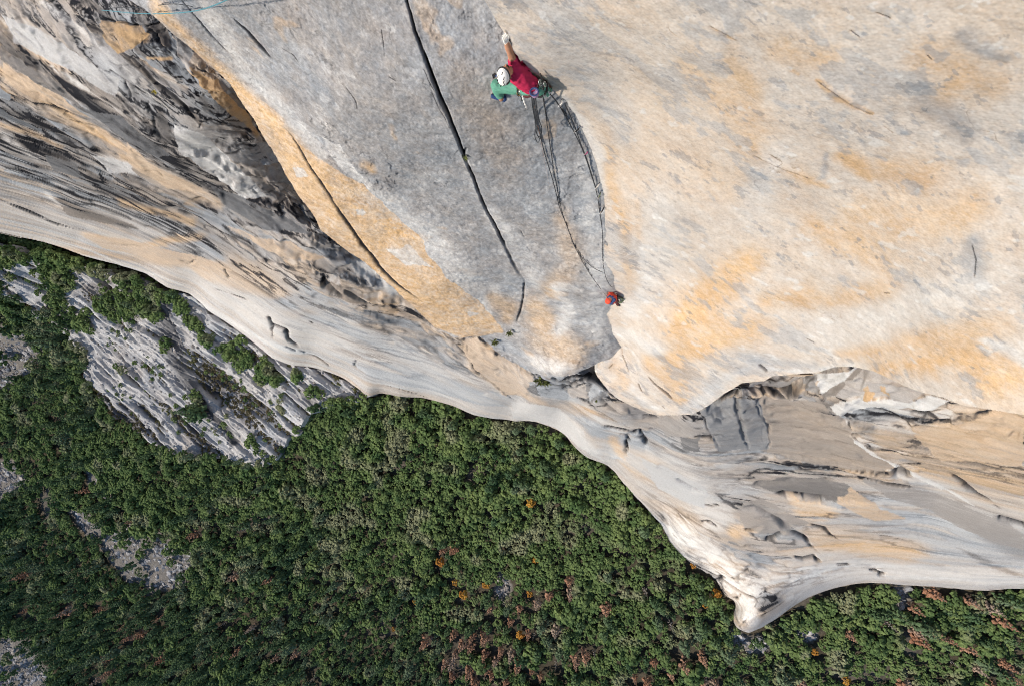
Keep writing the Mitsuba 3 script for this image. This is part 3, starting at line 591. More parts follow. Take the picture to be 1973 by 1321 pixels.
m = sm(.30, .38, fractal(D, z, 1.5, 14, (1, 1.8, 1), 60, .5) + .35 * k2); r.warm -= .5 * m * r.warm; r.tone -= .24 * m
m = sm(.34, .46, fractal(P, z, 4, 16, seed=53, gain=.6)); r.tone += .22 * m; r.warm -= .3 * m * r.warm
r.tone += .24 * fractal(P, z, 1.1, 5, seed=54, gain=.2) + .16 * fractal(D, z, 2, 14, (1, 3, 1), 55, .4); r.warm += .16 * fractal(D, z, 1.5, 12, (1, 2, 1), 59, .3)
r.h += r.foot * (10 * fractal(P, z, 30, 240, seed=56) + 1.6 * fractal(D, z, 3, 30, (1, 2, 1), 57, .8) + .5 * fractal(P, z, 1.2, 4, seed=58, gain=.4))
seams(r, 5, 40, (1, 1, 1), 551, .45, .003, None, .4, .6, (.3, .55))
for dp, st, pts in tab('''
1 0 | 1872 470 .4, 1881 500 .8, 1878 535 .5
1 2 | 1368 50 1, 1395 62 2.5, 1421 79 1
1 2 | 1578 150 1, 1612 173 3, 1645 198 3, 1684 218 1
1 2 | 1452 304 1, 1490 322 2, 1560 352 1
1 0 | 1642 50 .6, 1662 64 .9
1 0 | 1702 240 .6, 1722 255 .8
2 0 | 1690 16 .8, 1720 30 .6
1 0 | 1700 566 .8, 1712 567 .8
1 0 | 1555 650 .6, 1570 658 .8
2 -1 | 1246 724 .8, 1262 742 1.2, 1285 758 1.6, 1297 770 1
2 0 | 1228 740 1, 1235 757 1.2
2 0 | 1274 786 1, 1280 792 1
2 1 | 1196 684 1.5, 1203 700 1.6, 1210 718 .8
1 0 | 1172 712 .6, 1180 704 .8
2 0 | 1462 704 2, 1478 717 2.5
1 0 | 1790 100 .7, 1800 110 .9
1 0 | 1480 300 .5, 1505 315 .8''', s=1): r.crack(pts, dp, st or 0, .7, 14, 2)
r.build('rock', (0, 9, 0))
r2_ = Sheet(right_s, [(2285, -240), (2860, -240), (2860, 900), (2290, 858)], 9, 'headwall_002', warm=.5, tone=.29); r2_.h -= .03; r2_.h += r2_.foot * fractal(r2_.P, r2_.z, 3, 60, seed=61); r2_.build('rock', (0, 3, 0))
r3_ = Sheet(right_s, [(860, -205), (2860, -240), (2700, -420), (700, -420)], 12, 'headwall_003', warm=.45, tone=.29); r3_.h -= .03; r3_.build('rock', (0, 3, 0))
g2_ = Sheet(left_s, [(60, -195), (1000, -195), (900, -420), (0, -420)], 12, 'headwall_004', warm=.1, tone=-.1); g2_.h -= .04; g2_.build('rock', (0, 3, 0))

# ---------------------------------------------------------------- valley floor and the broken slabs under the cliff
FLOOR = [(x, y - 14) for x, y in BASE] + [(2450, 1700), (-420, 1700)]
f_ = Sheet(ground_s, FLOOR, 5.0, 'ground', warm=.05)
P, z = f_.P, f_.z
TALUS = [[(205,1030),(255,1010),(310,1035),(360,1050),(372,1085),(350,1125),(300,1140),(250,1110),(210,1075)], [(-60,885),(30,890),(48,925),(20,960),(-60,975)], [(-60,640),(20,632),(60,650),(92,680),(60,705),(40,745),(-60,760)],
         [(5,512),(50,500),(110,545),(112,590),(60,590),(20,550)], [(168,905),(190,910),(215,950),(205,965),(175,935)], [(140,985),(165,985),(205,1020),(190,1040),(150,1010)], [(-60,1225),(30,1220),(70,1250),(105,1321),(90,1380),(-60,1380)],
         [(1548,1205),(1568,1205),(1575,1228),(1555,1235)], [(1415,1222),(1470,1222),(1500,1240),(1440,1255),(1415,1245)], [(1722,1135),(1760,1128),(1740,1160),(1715,1165)], [(965,1105),(975,1108),(985,1150),(970,1165),(955,1135)]]
TALUS = [ragged(t, 7, i, 8) for i, t in enumerate(TALUS)]
q = uv_of(0, 0); pxs = (np.stack([(P[:, 0]), P[:, 1], P[:, 2] - H], 1)) @ RW
tx, ty = pxs[:, 0] / pxs[:, 2] * F + CX, pxs[:, 1] / pxs[:, 2] * F + CY
w = np.zeros(len(P))
for t in TALUS:
    pg = Polygon(t).buffer(5); prepare(pg); w = np.maximum(w, contains_xy(pg, tx, ty))
f_.warm = np.clip(.18 * sm(.1, .5, fractal(P, z, 4, 60, seed=61)) + w * .35, 0, 1)
f_.h += f_.foot * 1.2 * fractal(P, z, 3, 30, seed=62)
f_.build('soil', (0, 0, -5))
ring = trimesh.Trimesh(*(lambda a: (a, [[0, 1, 2], [0, 2, 3]]))(np.array([[-9000, -9000, -260], [9000, -9000, -260], [9000, 400, -260], [-9000, 400, -260.]])), process=False)
scene['valley'] = mikit.ply(ring, 'soil', uv=np.zeros((4, 2))); labels['valley'] = {'kind': 'structure'}

SLAB = [(134,640),(165,668),(182,690),(168,711),(176,735),(214,791),(257,828),(298,851),(368,871),(440,884),(512,892),(540,868),(560,845),(585,825),(600,795),(640,780),(690,768),(722,758),(690,735),(640,716),(565,700),(520,680),(485,652),(445,622),(400,592),(365,563),(322,552),(290,540),(230,522),(150,502),(60,476),(0,462),(-60,455),(-60,520),(20,565),(80,605)]
SLAB = ragged(SLAB, 5, 3)
class Raised:
    zmax = 800
    def zuv(s, q): return ground_s.zuv(q) - 9
    def at(s, px, py): return W(px, py, s.zuv(uv_of(px, py)))
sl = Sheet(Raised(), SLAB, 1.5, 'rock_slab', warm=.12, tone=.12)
P, z = sl.P, sl.z
across = P @ np.array([.64, .77, 0]); along = P @ np.array([.77, -.64, 0])
B, B2 = np.stack([across, along / 9, P[:, 2] * 0], 1), np.stack([across, along / 7, P[:, 2] * 0], 1)
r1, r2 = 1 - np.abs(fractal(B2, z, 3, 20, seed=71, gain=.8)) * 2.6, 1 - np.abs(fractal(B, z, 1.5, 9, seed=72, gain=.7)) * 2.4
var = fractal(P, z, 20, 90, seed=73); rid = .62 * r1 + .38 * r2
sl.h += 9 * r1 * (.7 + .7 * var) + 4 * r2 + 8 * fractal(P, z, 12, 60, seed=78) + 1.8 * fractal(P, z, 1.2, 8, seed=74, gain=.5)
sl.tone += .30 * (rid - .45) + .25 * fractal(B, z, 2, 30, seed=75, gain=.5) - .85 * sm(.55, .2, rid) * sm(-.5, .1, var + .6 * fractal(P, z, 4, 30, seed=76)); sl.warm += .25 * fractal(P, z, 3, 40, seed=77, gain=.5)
for pts in tab("- 0 | 990 380 6, 1010 480 7, 1040 560 8, 1080 680 8, 1150 790 8, 1250 890 9, 1290 1030 8, 1390 1180 6, 1400 1260 5", 0, 440): sl.crack(pts[2], 2.5, 2, .5, 14, 4)
sl.stain([(325, 560, 9), (338, 620, 11), (352, 690, 10), (380, 745, 10), (420, 800, 9), (455, 850, 8)], .1, -.85, 1)  # shade in the main cleft, painted as dark tone
sl.stain([(300, 540, 20), (320, 600, 24), (345, 680, 22), (370, 740, 18)], .1, -.6, .8)  # wider shade of the gully, painted dark
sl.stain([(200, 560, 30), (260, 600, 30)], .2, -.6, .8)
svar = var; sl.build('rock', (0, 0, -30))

# ---------------------------------------------------------------- trees: four kinds, each built once in a few shapes
rng = np.random.default_rng(11)
ico = trimesh.creation.icosphere(0); ICO = (np.array(ico.vertices), np.array(ico.faces))
def clumps(n, place, size):
    V, Fc = [], []
    for i in range(n):
        cpos, rad = place(i), size(i); v = ICO[0] * (rad * rng.uniform(.55, 1.35, (12, 1))); v[:, 2] *= .75
        Fc.append(ICO[1] + 12 * i); V.append(v + cpos)
    return trimesh.Trimesh(np.vstack(V), np.vstack(Fc), process=False)
def oak(R, h):
    def place(i):
        a, rr = rng.uniform(0, 6.283), R * math.sqrt(rng.uniform(0, 1)); return np.array([rr * math.cos(a), rr * math.sin(a), h * .45 + h * .5 * math.sqrt(max(0, 1 - (rr / R) ** 2)) * rng.uniform(.5, 1.1)])
    return clumps(34, place, lambda i: R * rng.uniform(.17, .36))
def pine(R, h, n=9, full=1.0):
    m = int(34 * full) if full < 1 else 36
    def place(i):
        t = (i + .5) / m; a = i * 2.4 + rng.uniform(-.4, .4); rr = R * (1 - t) ** .75 * rng.uniform(.45, .85); return np.array([rr * math.cos(a), rr * math.sin(a), h * (.2 + .78 * t)])
    return clumps(m, place, lambda i: R * (.36 if full == 1 else .33 if full > .6 else .2) * (1.12 - i / m) * rng.uniform(.75, 1.2))
def trunk(r, h, n=6):
    a = np.arange(n) * 6.283 / n; ring_ = lambda q, zz: np.stack([q * np.cos(a), q * np.sin(a), a * 0 + zz], 1)
    V = np.vstack([ring_(r * 1.3, -3), ring_(r, h * .15), ring_(r * .3, h)]); i = np.arange(n); j = (i + 1) % n
    return trimesh.Trimesh(V, np.vstack([np.vstack([np.stack([i + o, j + o, j + o + n], 1), np.stack([i + o, j + o + n, i + o + n], 1)]) for o in (0, n)]), process=False)
KINDS = {'oak_tree': ('oak_leaf', 'bark', [(oak(6.6, 12), trunk(.35, 8)), (oak(5.4, 10), trunk(.3, 7)), (oak(7.6, 13), trunk(.4, 9)), (oak(4.6, 11), trunk(.3, 8))]),
         'pine_tree': ('pine_needle', 'bark', [(pine(6.0, 25, 8), trunk(.4, 25)), (pine(5.0, 21, 7), trunk(.35, 20)), (pine(6.6, 29, 9), trunk(.5, 30))]),
         'dead_pine_tree': ('dead_needle', 'grey_bark', [(pine(5.4, 26, 9, .95), trunk(.4, 25)), (pine(4.8, 23, 8, .9), trunk(.35, 21)), (pine(6.2, 24, 8, .95), trunk(.4, 24))]),
         'autumn_tree': ('autumn_leaf', 'bark', [(oak(4.2, 10), trunk(.3, 8)), (oak(3.0, 8), trunk(.25, 6))]),
         'grey_snag': ('grey_needle', 'grey_bark', [(pine(3.0, 22, 8, .55), trunk(.4, 24)), (pine(2.4, 18, 8, .5), trunk(.35, 19))])}
scene['grey_needle'] = leafy([.26, .22, .21], [.31, .28, .27], [.24, .21, .2])
KINDS['shrub'] = ('oak_leaf', 'bark', [(oak(4.8, 7), trunk(.2, 5)), (oak(5.4, 6), trunk(.2, 4))])
for kind, (leaf, wood, shapes) in KINDS.items():
    for i, (cr, tr) in enumerate(shapes):
        crown = mikit.ply(cr, leaf, smooth=False)
        scene[f'{kind}_shape_{i}'] = {'type': 'shapegroup', 'trunk': mikit.ply(tr, wood, smooth=True), 'crown': crown}
        scene[f'{kind}_crown_{i}'] = {'type': 'shapegroup', 'crown': crown}
def numbered(name):
    n = numbered.seen.get(name, 0); numbered.seen[name] = n + 1
    return name if n == 0 else f'{name}_{n:03d}'
numbered.seen = {}
def pix(P):
    d = (np.atleast_2d(P) - cam) @ RW; return d[:, :2] / d[:, 2:] * F + np.array([CX, CY])
def to_world(p, size, rot): return T().translate([float(v) for v in p]).rotate([0, 0, 1], float(rot)).scale(float(size))
slabp = Polygon(SLAB).buffer(0); prepare(slabp); shrubs = []
LABEL = {'shrub': ('dark green shrub rooted on the broken rock slabs beneath the cliff', 'shrub', 'shrubs on the rock slabs'),
         'oak_tree': ('round green oak crown in the dense forest under the cliff', 'tree', 'green oaks of the valley forest'),
         'pine_tree': ('dark green pointed pine standing in the forest below the cliff', 'pine tree', 'green pines of the valley forest'),
         'dead_pine_tree': ('rust brown dead pine standing among the green trees', 'dead tree', 'dead brown pines in the forest'),
         'autumn_tree': ('orange and yellow autumn tree among the green trees', 'tree', 'autumn coloured trees in the forest'),
         'grey_snag': ('bleached grey bare dead pine among the green trees', 'dead tree', 'bare grey dead pines in the forest')}
def plant(kind, p, size, rot, label=None):
    key = numbered(kind); i = rng.integers(len(KINDS[kind][2]))
    scene[key] = {'type': 'instance', 'g': {'type': 'ref', 'id': f'{kind}_shape_{i}'}, 'to_world': to_world(p, size, rot)}
    t, cat, grp = LABEL[kind]; labels[key] = {'label': label or t, 'category': cat}
    if not label: labels[key]['group'] = grp
for x, y, n_, w in [(345,575,8,7),(362,595,8,10),(385,625,10,12),(410,655,10,14),(440,675,12,16),(475,700,12,16),(510,715,10,12),(545,728,8,10),(585,722,6,8),(250,600,16,26),(220,560,16,24),(280,545,8,12),(235,640,10,24),(385,765,8,10),(420,720,8,20),(470,760,12,30),(540,780,12,26),
                    (300,720,10,30),(250,760,8,24),(350,800,10,26),(430,830,12,26),(500,850,8,16),(620,745,8,14),(660,750,6,10),(230,690,8,20)]:
    for i in range(int(n_ * 1.35)):
        px, py = x + rng.normal() * w * .6, y + rng.normal() * w * .6
        if contains_xy(slabp, px, py): shrubs.append((px, py, (1.25 if w < 20 else .62) * rng.uniform(.6, 1.25)))
for px, py, k in shrubs[:290]:
    p = Raised().at(px, py); kk = np.argmin(((sl.P - p) ** 2).sum(1)); p[2] = (sl.P[kk] + sl.N[kk] * sl.h[kk])[2] - 1.0 * k
    plant('shrub', p, k, rng.uniform(0, 360))
special = []
for kind, ox, oy, text in [('dead_pine_tree', 0, 880, '120 685,370 895,555 885,700 985,720 1050,800 1025,905 940,140 885,910 1180,610 1170,610 1250,540 1300,1110 450,750 370,480 195,1355 685,1540 710,1440 990,1365 1125,1580 1165,1690 1145'),
        ('dead_pine_tree', 660, 880, '575 540,645 525,1190 790,1310 790,1305 710,1120 845,1020 875,845 875,970 940,1515 870,1225 1005,640 1025,745 1040,820 1040,690 1080,735 1100,650 1140,475 1065,590 1190,625 1200,730 1235,630 1270,760 1300,820 1140,910 1120,880 1180,860 1260,830 1230,940 1300,975 1130,1010 1200,1090 1225,1140 1270,1335 1140,1400 1135,1345 1190,1795 1180,1895 1255,1685 1280,1755 1295,1070 1025'),
        ('dead_pine_tree', 1313, 880, '1345 1000,1365 1045,1470 1015,1520 1035,1640 1090,1700 1215,1660 830,1770 860,1820 930,1430 770,1340 870,1850 1180,1890 1260,1780 1310,125 1290,190 1305,120 1150,20 1200,700 1310,1280 1300,965 1020'),
        ('autumn_tree', 660, 880, '820 745,555 610,1110 600,640 735,690 800,1075 800,405 850,280 1010,1020 1035,1080 265'), ('autumn_tree', 1313, 880, '75 635,145 870,205 795,780 1135,960 1300'),
        ('grey_snag', 0, 880, '1270 970,1190 1180,1800 1280,1390 425'), ('grey_snag', 660, 880, '1745 770,1100 1030,1890 960,1450 1130,1230 1190'), ('grey_snag', 1313, 880, '1190 960,900 1240,1560 1180')]:
    for w in text.split(','):
        x, y = (float(v) / 2.9894 for v in w.split()); special.append((kind, x + ox, y + oy))
spots = []
sp = .0150
qa, qb = uv_of(-200, 300), uv_of(2200, 1560)
uu, vv = np.meshgrid(np.arange(min(qa[0], qb[0]) - .4, max(qa[0], qb[0]) + .4, sp), np.arange(min(qa[1], qb[1]) - .35, max(qa[1], qb[1]), sp * .9))
uu[::2] += sp / 2
q = np.stack([uu.ravel(), vv.ravel()], 1) + rng.uniform(-.42, .42, (uu.size, 2)) * sp
zz = ground_s.zuv(q); G = np.concatenate([q * zz[:, None], H - zz[:, None]], 1); pp = pix(G)
ok = (pp[:, 0] > -150) & (pp[:, 0] < 2120) & (pp[:, 1] < 1450)
wall = Polygon(BASE + [(2450, -400), (-420, -400)]).buffer(0); wallb = wall.buffer(3); prepare(wallb); ok &= ~contains_xy(wallb, pp[:, 0], pp[:, 1])
slabp = Polygon(SLAB).buffer(0); prepare(slabp); inner = slabp.buffer(-5); prepare(inner); onslab = contains_xy(inner, pp[:, 0], pp[:, 1]); upper = (pp[:, 0] < 330) & (pp[:, 1] < 640); fs = fractal(G, zz, 3, 30, seed=83); ok &= ~onslab | (upper & (fs > -.12)) | (fs > .34)
sk = cKDTree(pix(sl.P)); dd, kk = sk.query(pp); on = (dd < 6) & contains_xy(slabp, pp[:, 0], pp[:, 1]); G[on] = (sl.P + sl.N * sl.h[:, None])[kk[on]] - [0, 0, 1.5]
for t in TALUS:
    pg = Polygon(t).buffer(1); prepare(pg); ok &= ~contains_xy(pg, pp[:, 0], pp[:, 1]) | (rng.random(len(G)) < .10)
gap = fractal(G, zz, 8, 60, seed=81); ok &= gap < .42
for kind, x, y in special: ok &= np.hypot(pp[:, 0] - x + (x - 1126) * .015, pp[:, 1] - y + (y - 714) * .015) > 13
G, pp, zz, gap = G[ok], pp[ok], zz[ok], gap[ok]
pine_share = np.clip(.10 + .55 * sm(1000, 1320, pp[:, 1]) * sm(1500, 300, pp[:, 0]) + .35 * sm(450, 100, pp[:, 0]) * sm(800, 1100, pp[:, 1]) + .5 * fractal(G, zz, 15, 80, seed=82), .02, .6)
is_pine = rng.random(len(G)) < pine_share
inframe = (pp[:, 0] > 0) & (pp[:, 0] < 1973) & (pp[:, 1] > 0) & (pp[:, 1] < 1321)
size = rng.choice([.55, .75, .9, 1.05, 1.2, 1.45], len(G), p=[.12, .2, .22, .22, .16, .08]) * rng.uniform(.9, 1.1, len(G)) * (1 + .45 * fractal(G, zz, 6, 50, seed=84)); rot = rng.uniform(0, 360, len(G)); var = rng.integers(0, 12, len(G))
showing = np.where(inframe, size * (1 + np.where(is_pine, .8, 0) * np.hypot(G[:, 0], G[:, 1]) / zz) / zz, 0)
n_stuff = 0
for kind, mask in (('oak_tree', ~is_pine), ('pine_tree', is_pine)):
    idx = np.nonzero(mask)[0]; idx = idx[np.argsort(-showing[idx])]; nv = len(KINDS[kind][2])
    for i in idx[:300]: plant(kind, G[i], size[i], rot[i])
    for i in idx[300:]:
        n_stuff += 1; scene[f'forest__{n_stuff:03d}'] = {'type': 'instance', 'g': {'type': 'ref', 'id': f'{kind}_crown_{var[i] % nv}'}, 'to_world': to_world(G[i], size[i], rot[i])}
labels['forest'] = {'kind': 'stuff', 'label': 'dense green forest filling the valley floor under the cliff', 'category': 'forest'}
for kind, x, y in special:
    lean = np.array([x, y]) - np.array([1126, 714]); foot = np.array([x, y]) - lean * .022
    plant(kind, ground_s.at(*foot), rng.uniform(1.05, 1.5), rng.uniform(0, 360), 'largest bright orange and yellow tree above the dead pines' if (kind == 'autumn_tree' and 930 < x < 936) else None)
print('trees', len(G), 'stuff', n_stuff)

BRUSH = clumps(7, lambda i: np.array([rng.normal() * 1.1, rng.normal() * 1.1, .4]), lambda i: rng.uniform(.5, 1.2))
scene['brush_shape'] = {'type': 'shapegroup', 'leaves': mikit.ply(BRUSH, 'brush_leaf', smooth=False)}; scene['brush_leaf'] = leafy([.06, .06, .035], [.12, .10, .06], [.10, .11, .045])
low = np.nonzero((rid < .35) & (svar > -.5) & ~sl.rim)[0]
for n_, i in enumerate(rng.choice(low, 1500, replace=False)):
    scene[f'brush__{n_ + 1:03d}'] = {'type': 'instance', 'g': {'type': 'ref', 'id': 'brush_shape'}, 'to_world': to_world(sl.P[i] + sl.N[i] * sl.h[i], rng.uniform(.5, 1.5), rng.uniform(0, 360))}
labels['brush'] = {'kind': 'stuff', 'label': 'low olive brown brush in the gullies of the rock slabs', 'category': 'brush'}
# boulders of the talus fields: too many and too small to count
bv, bf, nb = [], [], 0
for t in TALUS:
    pg = Polygon(t); prepare(pg); x0, y0, x1, y1 = pg.bounds; n_ = int(pg.area / 8)
    xy = np.stack([rng.uniform(x0, x1, n_), rng.uniform(y0, y1, n_)], 1); xy = xy[contains_xy(pg, xy[:, 0], xy[:, 1])]
    for p in ground_s.at(xy[:, 0], xy[:, 1]):
        v = ICO[0] * rng.uniform(.6, 1.3, (12, 1)) * min(5.5, .8 + rng.exponential(1.0)) * np.array([1, 1, .8]); bv.append(v + p); bf.append(ICO[1] + 12 * nb); nb += 1
for i in rng.choice(np.nonzero(~sl.rim)[0], 1400, replace=False):
    v = ICO[0] * rng.uniform(.6, 1.3, (12, 1)) * min(4.0, .7 + rng.exponential(.7)) * np.array([1, 1, .8]); bv.append(v + sl.P[i] + sl.N[i] * sl.h[i]); bf.append(ICO[1] + 12 * nb); nb += 1
scene['talus'] = mikit.ply(trimesh.Trimesh(np.vstack(bv), np.vstack(bf), process=False), 'rock', uv=np.repeat(np.stack([rng.uniform(0, .3, nb), rng.uniform(-.45, .35, nb)], 1), 12, 0))
labels['talus'] = {'kind': 'stuff', 'label': 'pale grey boulders of the talus fields in the forest', 'category': 'talus'}

# ---------------------------------------------------------------- climbers
def plain(name, c, rough=.6, metal=0.0):
    scene[name] = {'type': 'twosided', 'b': {'type': 'principled', 'base_color': rgb(*c), 'roughness': rough, 'metallic': metal}}
def woven(name, a, b, f=90):
    scene[name] = {'type': 'twosided', 'b': {'type': 'principled', 'base_color': mikit.proc(lambda p, n, uv: mix(a, b, fbm(p.x * f, p.y * f, p.z * f, 2))), 'roughness': .85}}
woven('crimson', [.38, .010, .055], [.48, .018, .085], 30); woven('teal', [.075, .24, .175], [.115, .32, .24], 30); woven('navy', [.012, .03, .10], [.03, .07, .20]); woven('orange_red', [.55, .05, .025], [.68, .085, .045], 20)
woven('maroon', [.05, .012, .015], [.08, .02, .022]); woven('skin', [.36, .17, .10], [.44, .23, .15], 25); woven('chalky', [.74, .72, .68], [.82, .80, .77]); woven('hair', [.03, .016, .01], [.055, .03, .02])
woven('black_web', [.012, .012, .014], [.03, .03, .034]); woven('rope_dark', [.012, .015, .02], [.035, .04, .05], 160); woven('rope_teal', [.05, .16, .21], [.08, .22, .27], 120); woven('violet', [.20, .20, .36], [.42, .20, .32], 40); woven('pink_sling', [.55, .06, .22], [.66, .12, .32]); woven('olive', [.10, .13, .08], [.18, .22, .15])
plain('white_shell', (.80, .80, .79), .3); plain('steel', (.62, .62, .64), .35, 1.0); plain('gold', (.62, .36, .10), .4, 1.0); plain('dark_metal', (.08, .085, .09), .4, 1.0)
SP = np.array(trimesh.creation.icosphere(2).vertices)
def bone(p, q, rp, rq): return m3.Manifold.hull_points(np.vstack([SP * rp + p, SP * rq + q]))
def chain(pts): return [bone(np.asarray(a[0], float), np.asarray(b[0], float), a[1], b[1]) for a, b in zip(pts[:-1], pts[1:])]
def solid(bones, edge=.02, smooth=8, folds=0.0):
    m = bones[0]
    for b in bones[1:]: m = m + b
    m = m.refine_to_length(edge).to_mesh(); t = trimesh.Trimesh(m.vert_properties[:, :3], m.tri_verts)
    trimesh.smoothing.filter_taubin(t, .5, .53, smooth)
    if folds: t.vertices = t.vertices + t.vertex_normals * (folds * (vnoise(t.vertices @ np.array([[14, 0, 0], [0, 14, 0], [9, 0, 26.]]).T, 3) - .5) * 2)[:, None]
    return t
def put(key, mesh, bsdf, label=None, cat=None, smooth=True, group=None):
    scene[key] = mikit.ply(mesh, bsdf, smooth=smooth)
    if label: labels[key] = {'label': label, **({'category': cat} if cat else {}), **({'group': group} if group else {})}
def tube(pts, r, n=8, closed=False):
    p = np.asarray(pts, float); t = np.gradient(p, axis=0)
    if closed: t = np.roll(p, -1, 0) - np.roll(p, 1, 0)
    t /= np.maximum(np.linalg.norm(t, axis=1, keepdims=True), 1e-12); a = np.cross(t, [.31, .2, .93]); a /= np.linalg.norm(a, axis=1, keepdims=True); b = np.cross(t, a)
    ang = np.arange(n) * 2 * np.pi / n; rr = np.broadcast_to(np.asarray(r, float), len(p))[:, None, None]
    V = (p[:, None] + rr * (np.cos(ang)[None, :, None] * a[:, None] + np.sin(ang)[None, :, None] * b[:, None])).reshape(-1, 3)
    L = len(p) if closed else len(p) - 1; i, j = np.meshgrid(np.arange(L), np.arange(n), indexing='ij'); k = (i + 1) % len(p); jj = (j + 1) % n
    A, B, C, D = i * n + j, i * n + jj, k * n + jj, k * n + j
    return trimesh.Trimesh(V, np.concatenate([np.stack([A, B, C], -1).reshape(-1, 3), np.stack([A, C, D], -1).reshape(-1, 3)]), process=False)
def spline(pts, n=60):
    from scipy.interpolate import CubicSpline
    p = np.asarray(pts, float); d = np.r_[0, np.cumsum(np.linalg.norm(np.diff(p, axis=0), axis=1))]; return CubicSpline(d, p)(np.linspace(0, d[-1], n))
def unit(v): v = np.asarray(v, float); return v / np.linalg.norm(v)
def hand(wrist, tip, across, r=.011, curl=.3):
    """Palm, four fingers of unequal length and a thumb that leaves the side of the palm."""
    w, d = np.asarray(wrist, float), unit(np.asarray(tip) - wrist); a = unit(across - d * (np.asarray(across) @ d)); nrm = np.cross(d, a); L = np.linalg.norm(np.asarray(tip) - wrist)
    out = [m3.Manifold.hull_points(np.vstack([SP * .024 + w, SP * .014 + w + d * L * .5 + a * .034, SP * .014 + w + d * L * .5 - a * .034, SP * .016 + w + d * L * .15 + a * .024, SP * .016 + w + d * L * .15 - a * .024]))]
    for k, ln in zip((-1.5, -.5, .5, 1.5), (.40, .52, .56, .48)):
        b = w + d * L * .5 + a * .021 * k; m_ = b + d * L * ln * .5 + nrm * .004; out += chain([(b, r), (m_, r * .95), (m_ + (d * (1 - curl) + nrm * curl) * L * ln * .5, r * .8)])
    t0 = w + d * L * .2 + a * .03; out += chain([(t0, r * 1.15), (t0 + (d * .6 + a * .6) * .035, r), (t0 + (d * .9 + a * .45 + nrm * .3) * .06, r * .8)])
    return out
def carabiner(c, axis, nrm, L=.10, r=.006):
    axis, nrm = unit(axis), unit(np.cross(np.cross(axis, nrm), axis)); wv = np.cross(axis, nrm); t = np.linspace(0, 2 * np.pi, 22, endpoint=False)
    return tube(np.asarray(c) + np.cos(t)[:, None] * axis * L / 2 + (np.sin(t) * (1 - .25 * np.cos(t)))[:, None] * wv * L * .27, r, 6, True)

# the leader: back to the camera, left hand high on the edge, looking up
neck, chest, pel = W(987, 133, 6.12), W(997, 143, 6.22), W(1021, 165, 6.52)
shL, elL, wrL, hdL = W(990, 120, 6.08), W(983, 101, 5.84), W(976, 83, 5.62), W(972.5, 69, 5.46)
shR, elR, wrR, hdR = W(1011, 128, 6.24), W(1019, 127, 6.24), W(1012, 113, 6.06), W(1006, 104, 5.96)
hipL, knL, anL, toeL = W(1011, 169, 6.60), W(957, 166, 6.58), W(965.5, 191, 7.0), W(949, 186, 7.0)
hipR, knR, anR, toeR = W(1036, 168, 6.58), W(1052, 177, 6.80), W(1056, 170, 7.02), W(1060, 163, 6.98)
headc = W(972, 145, 5.98); faced = unit([.25, .45, .75]); crownd = unit([-.35, -.75, .25])
body = chain([(pel, .13), (chest, .125), (neck, .065)]) + [bone(neck, headc, .058, .07), bone(headc, headc + faced * .045, .095, .078), bone(headc, headc + crownd * .05, .095, .085)]
body += chain([(chest, .10), (shL, .07), (elL, .052), (wrL * .5 + elL * .5, .052), (wrL, .036)]) + chain([(chest, .10), (shR, .065), (elR, .046), (wrR, .032)]) + hand(wrR, hdR, [1, 0, 0])
body += chain([(pel, .11), (hipL, .09), (knL, .06), (anL, .042)]) + chain([(pel, .11), (hipR, .09), (knR, .06), (anR, .042)])
fx = unit(np.cross(faced, crownd))
body += [bone(headc + faced * .10 + crownd * .0, headc + faced * .13 - crownd * .012, .016, .014)] + [bone(headc + fx * s_ * .088 + faced * .0, headc + fx * s_ * .094 - faced * .02 - crownd * .02, .02, .014) for s_ in (1, -1)]
put('person', solid(body, .014, 6), 'skin', 'person in crimson shirt and white helmet climbing the corner with one arm raised', 'person')
put('person__taped_hand', solid(chain([(wrL * .85 + elL * .15, .036), (wrL, .036)]) + hand(wrL, hdL, [.8, .6, 0], .012, .5), .008, 3), 'chalky', 'chalked white taped left hand')
put('person__shirt', solid(chain([(pel + [0, 0, .02], .150), (chest, .155), (neck + (chest - neck) * .3, .12)]) + chain([(chest, .12), (shL, .088), (shL * .72 + elL * .28, .078)]) + chain([(chest, .12), (shR, .088), (shR * .4 + elR * .6, .07)]), .016, 5, .014), 'crimson')
put('person__trousers', solid(chain([(pel - [0, 0, .03], .148), (hipL, .125), (knL, .098), (knL * .42 + anL * .58, .088)]) + chain([(pel - [0, 0, .03], .148), (hipR, .118), (knR, .09), (knR * .4 + anR * .6, .08)]), .016, 5, .014), 'teal')
for nm, a_, t_, h_ in (('shoe', anL, toeL, [0, .05, -.05]), ('shoe_001', anR, toeR, [0, .02, -.05])):
    b_ = a_ + np.array(h_); put('person__' + nm, solid([bone(b_ - (t_ - a_) * .28, b_ + (t_ - a_) * .35, .052, .054), bone(b_ + (t_ - a_) * .35, t_, .054, .034)], .012, 4), 'navy')
put('person__hair', solid([bone(headc + crownd * .02 - faced * .03, headc - faced * .09 + crownd * .0, .10, .055), bone(headc - crownd * .05 + faced * .07, headc - crownd * .075 + faced * .05, .045, .04)], .014, 3), 'hair')
hm = trimesh.creation.icosphere(4); hv = np.array(hm.vertices); keep = hv[:, 2] > -.12
hm.update_faces(keep[hm.faces].all(1)); hm.remove_unreferenced_vertices()
Rh = np.stack([fx, np.cross(crownd, fx), crownd], 1)
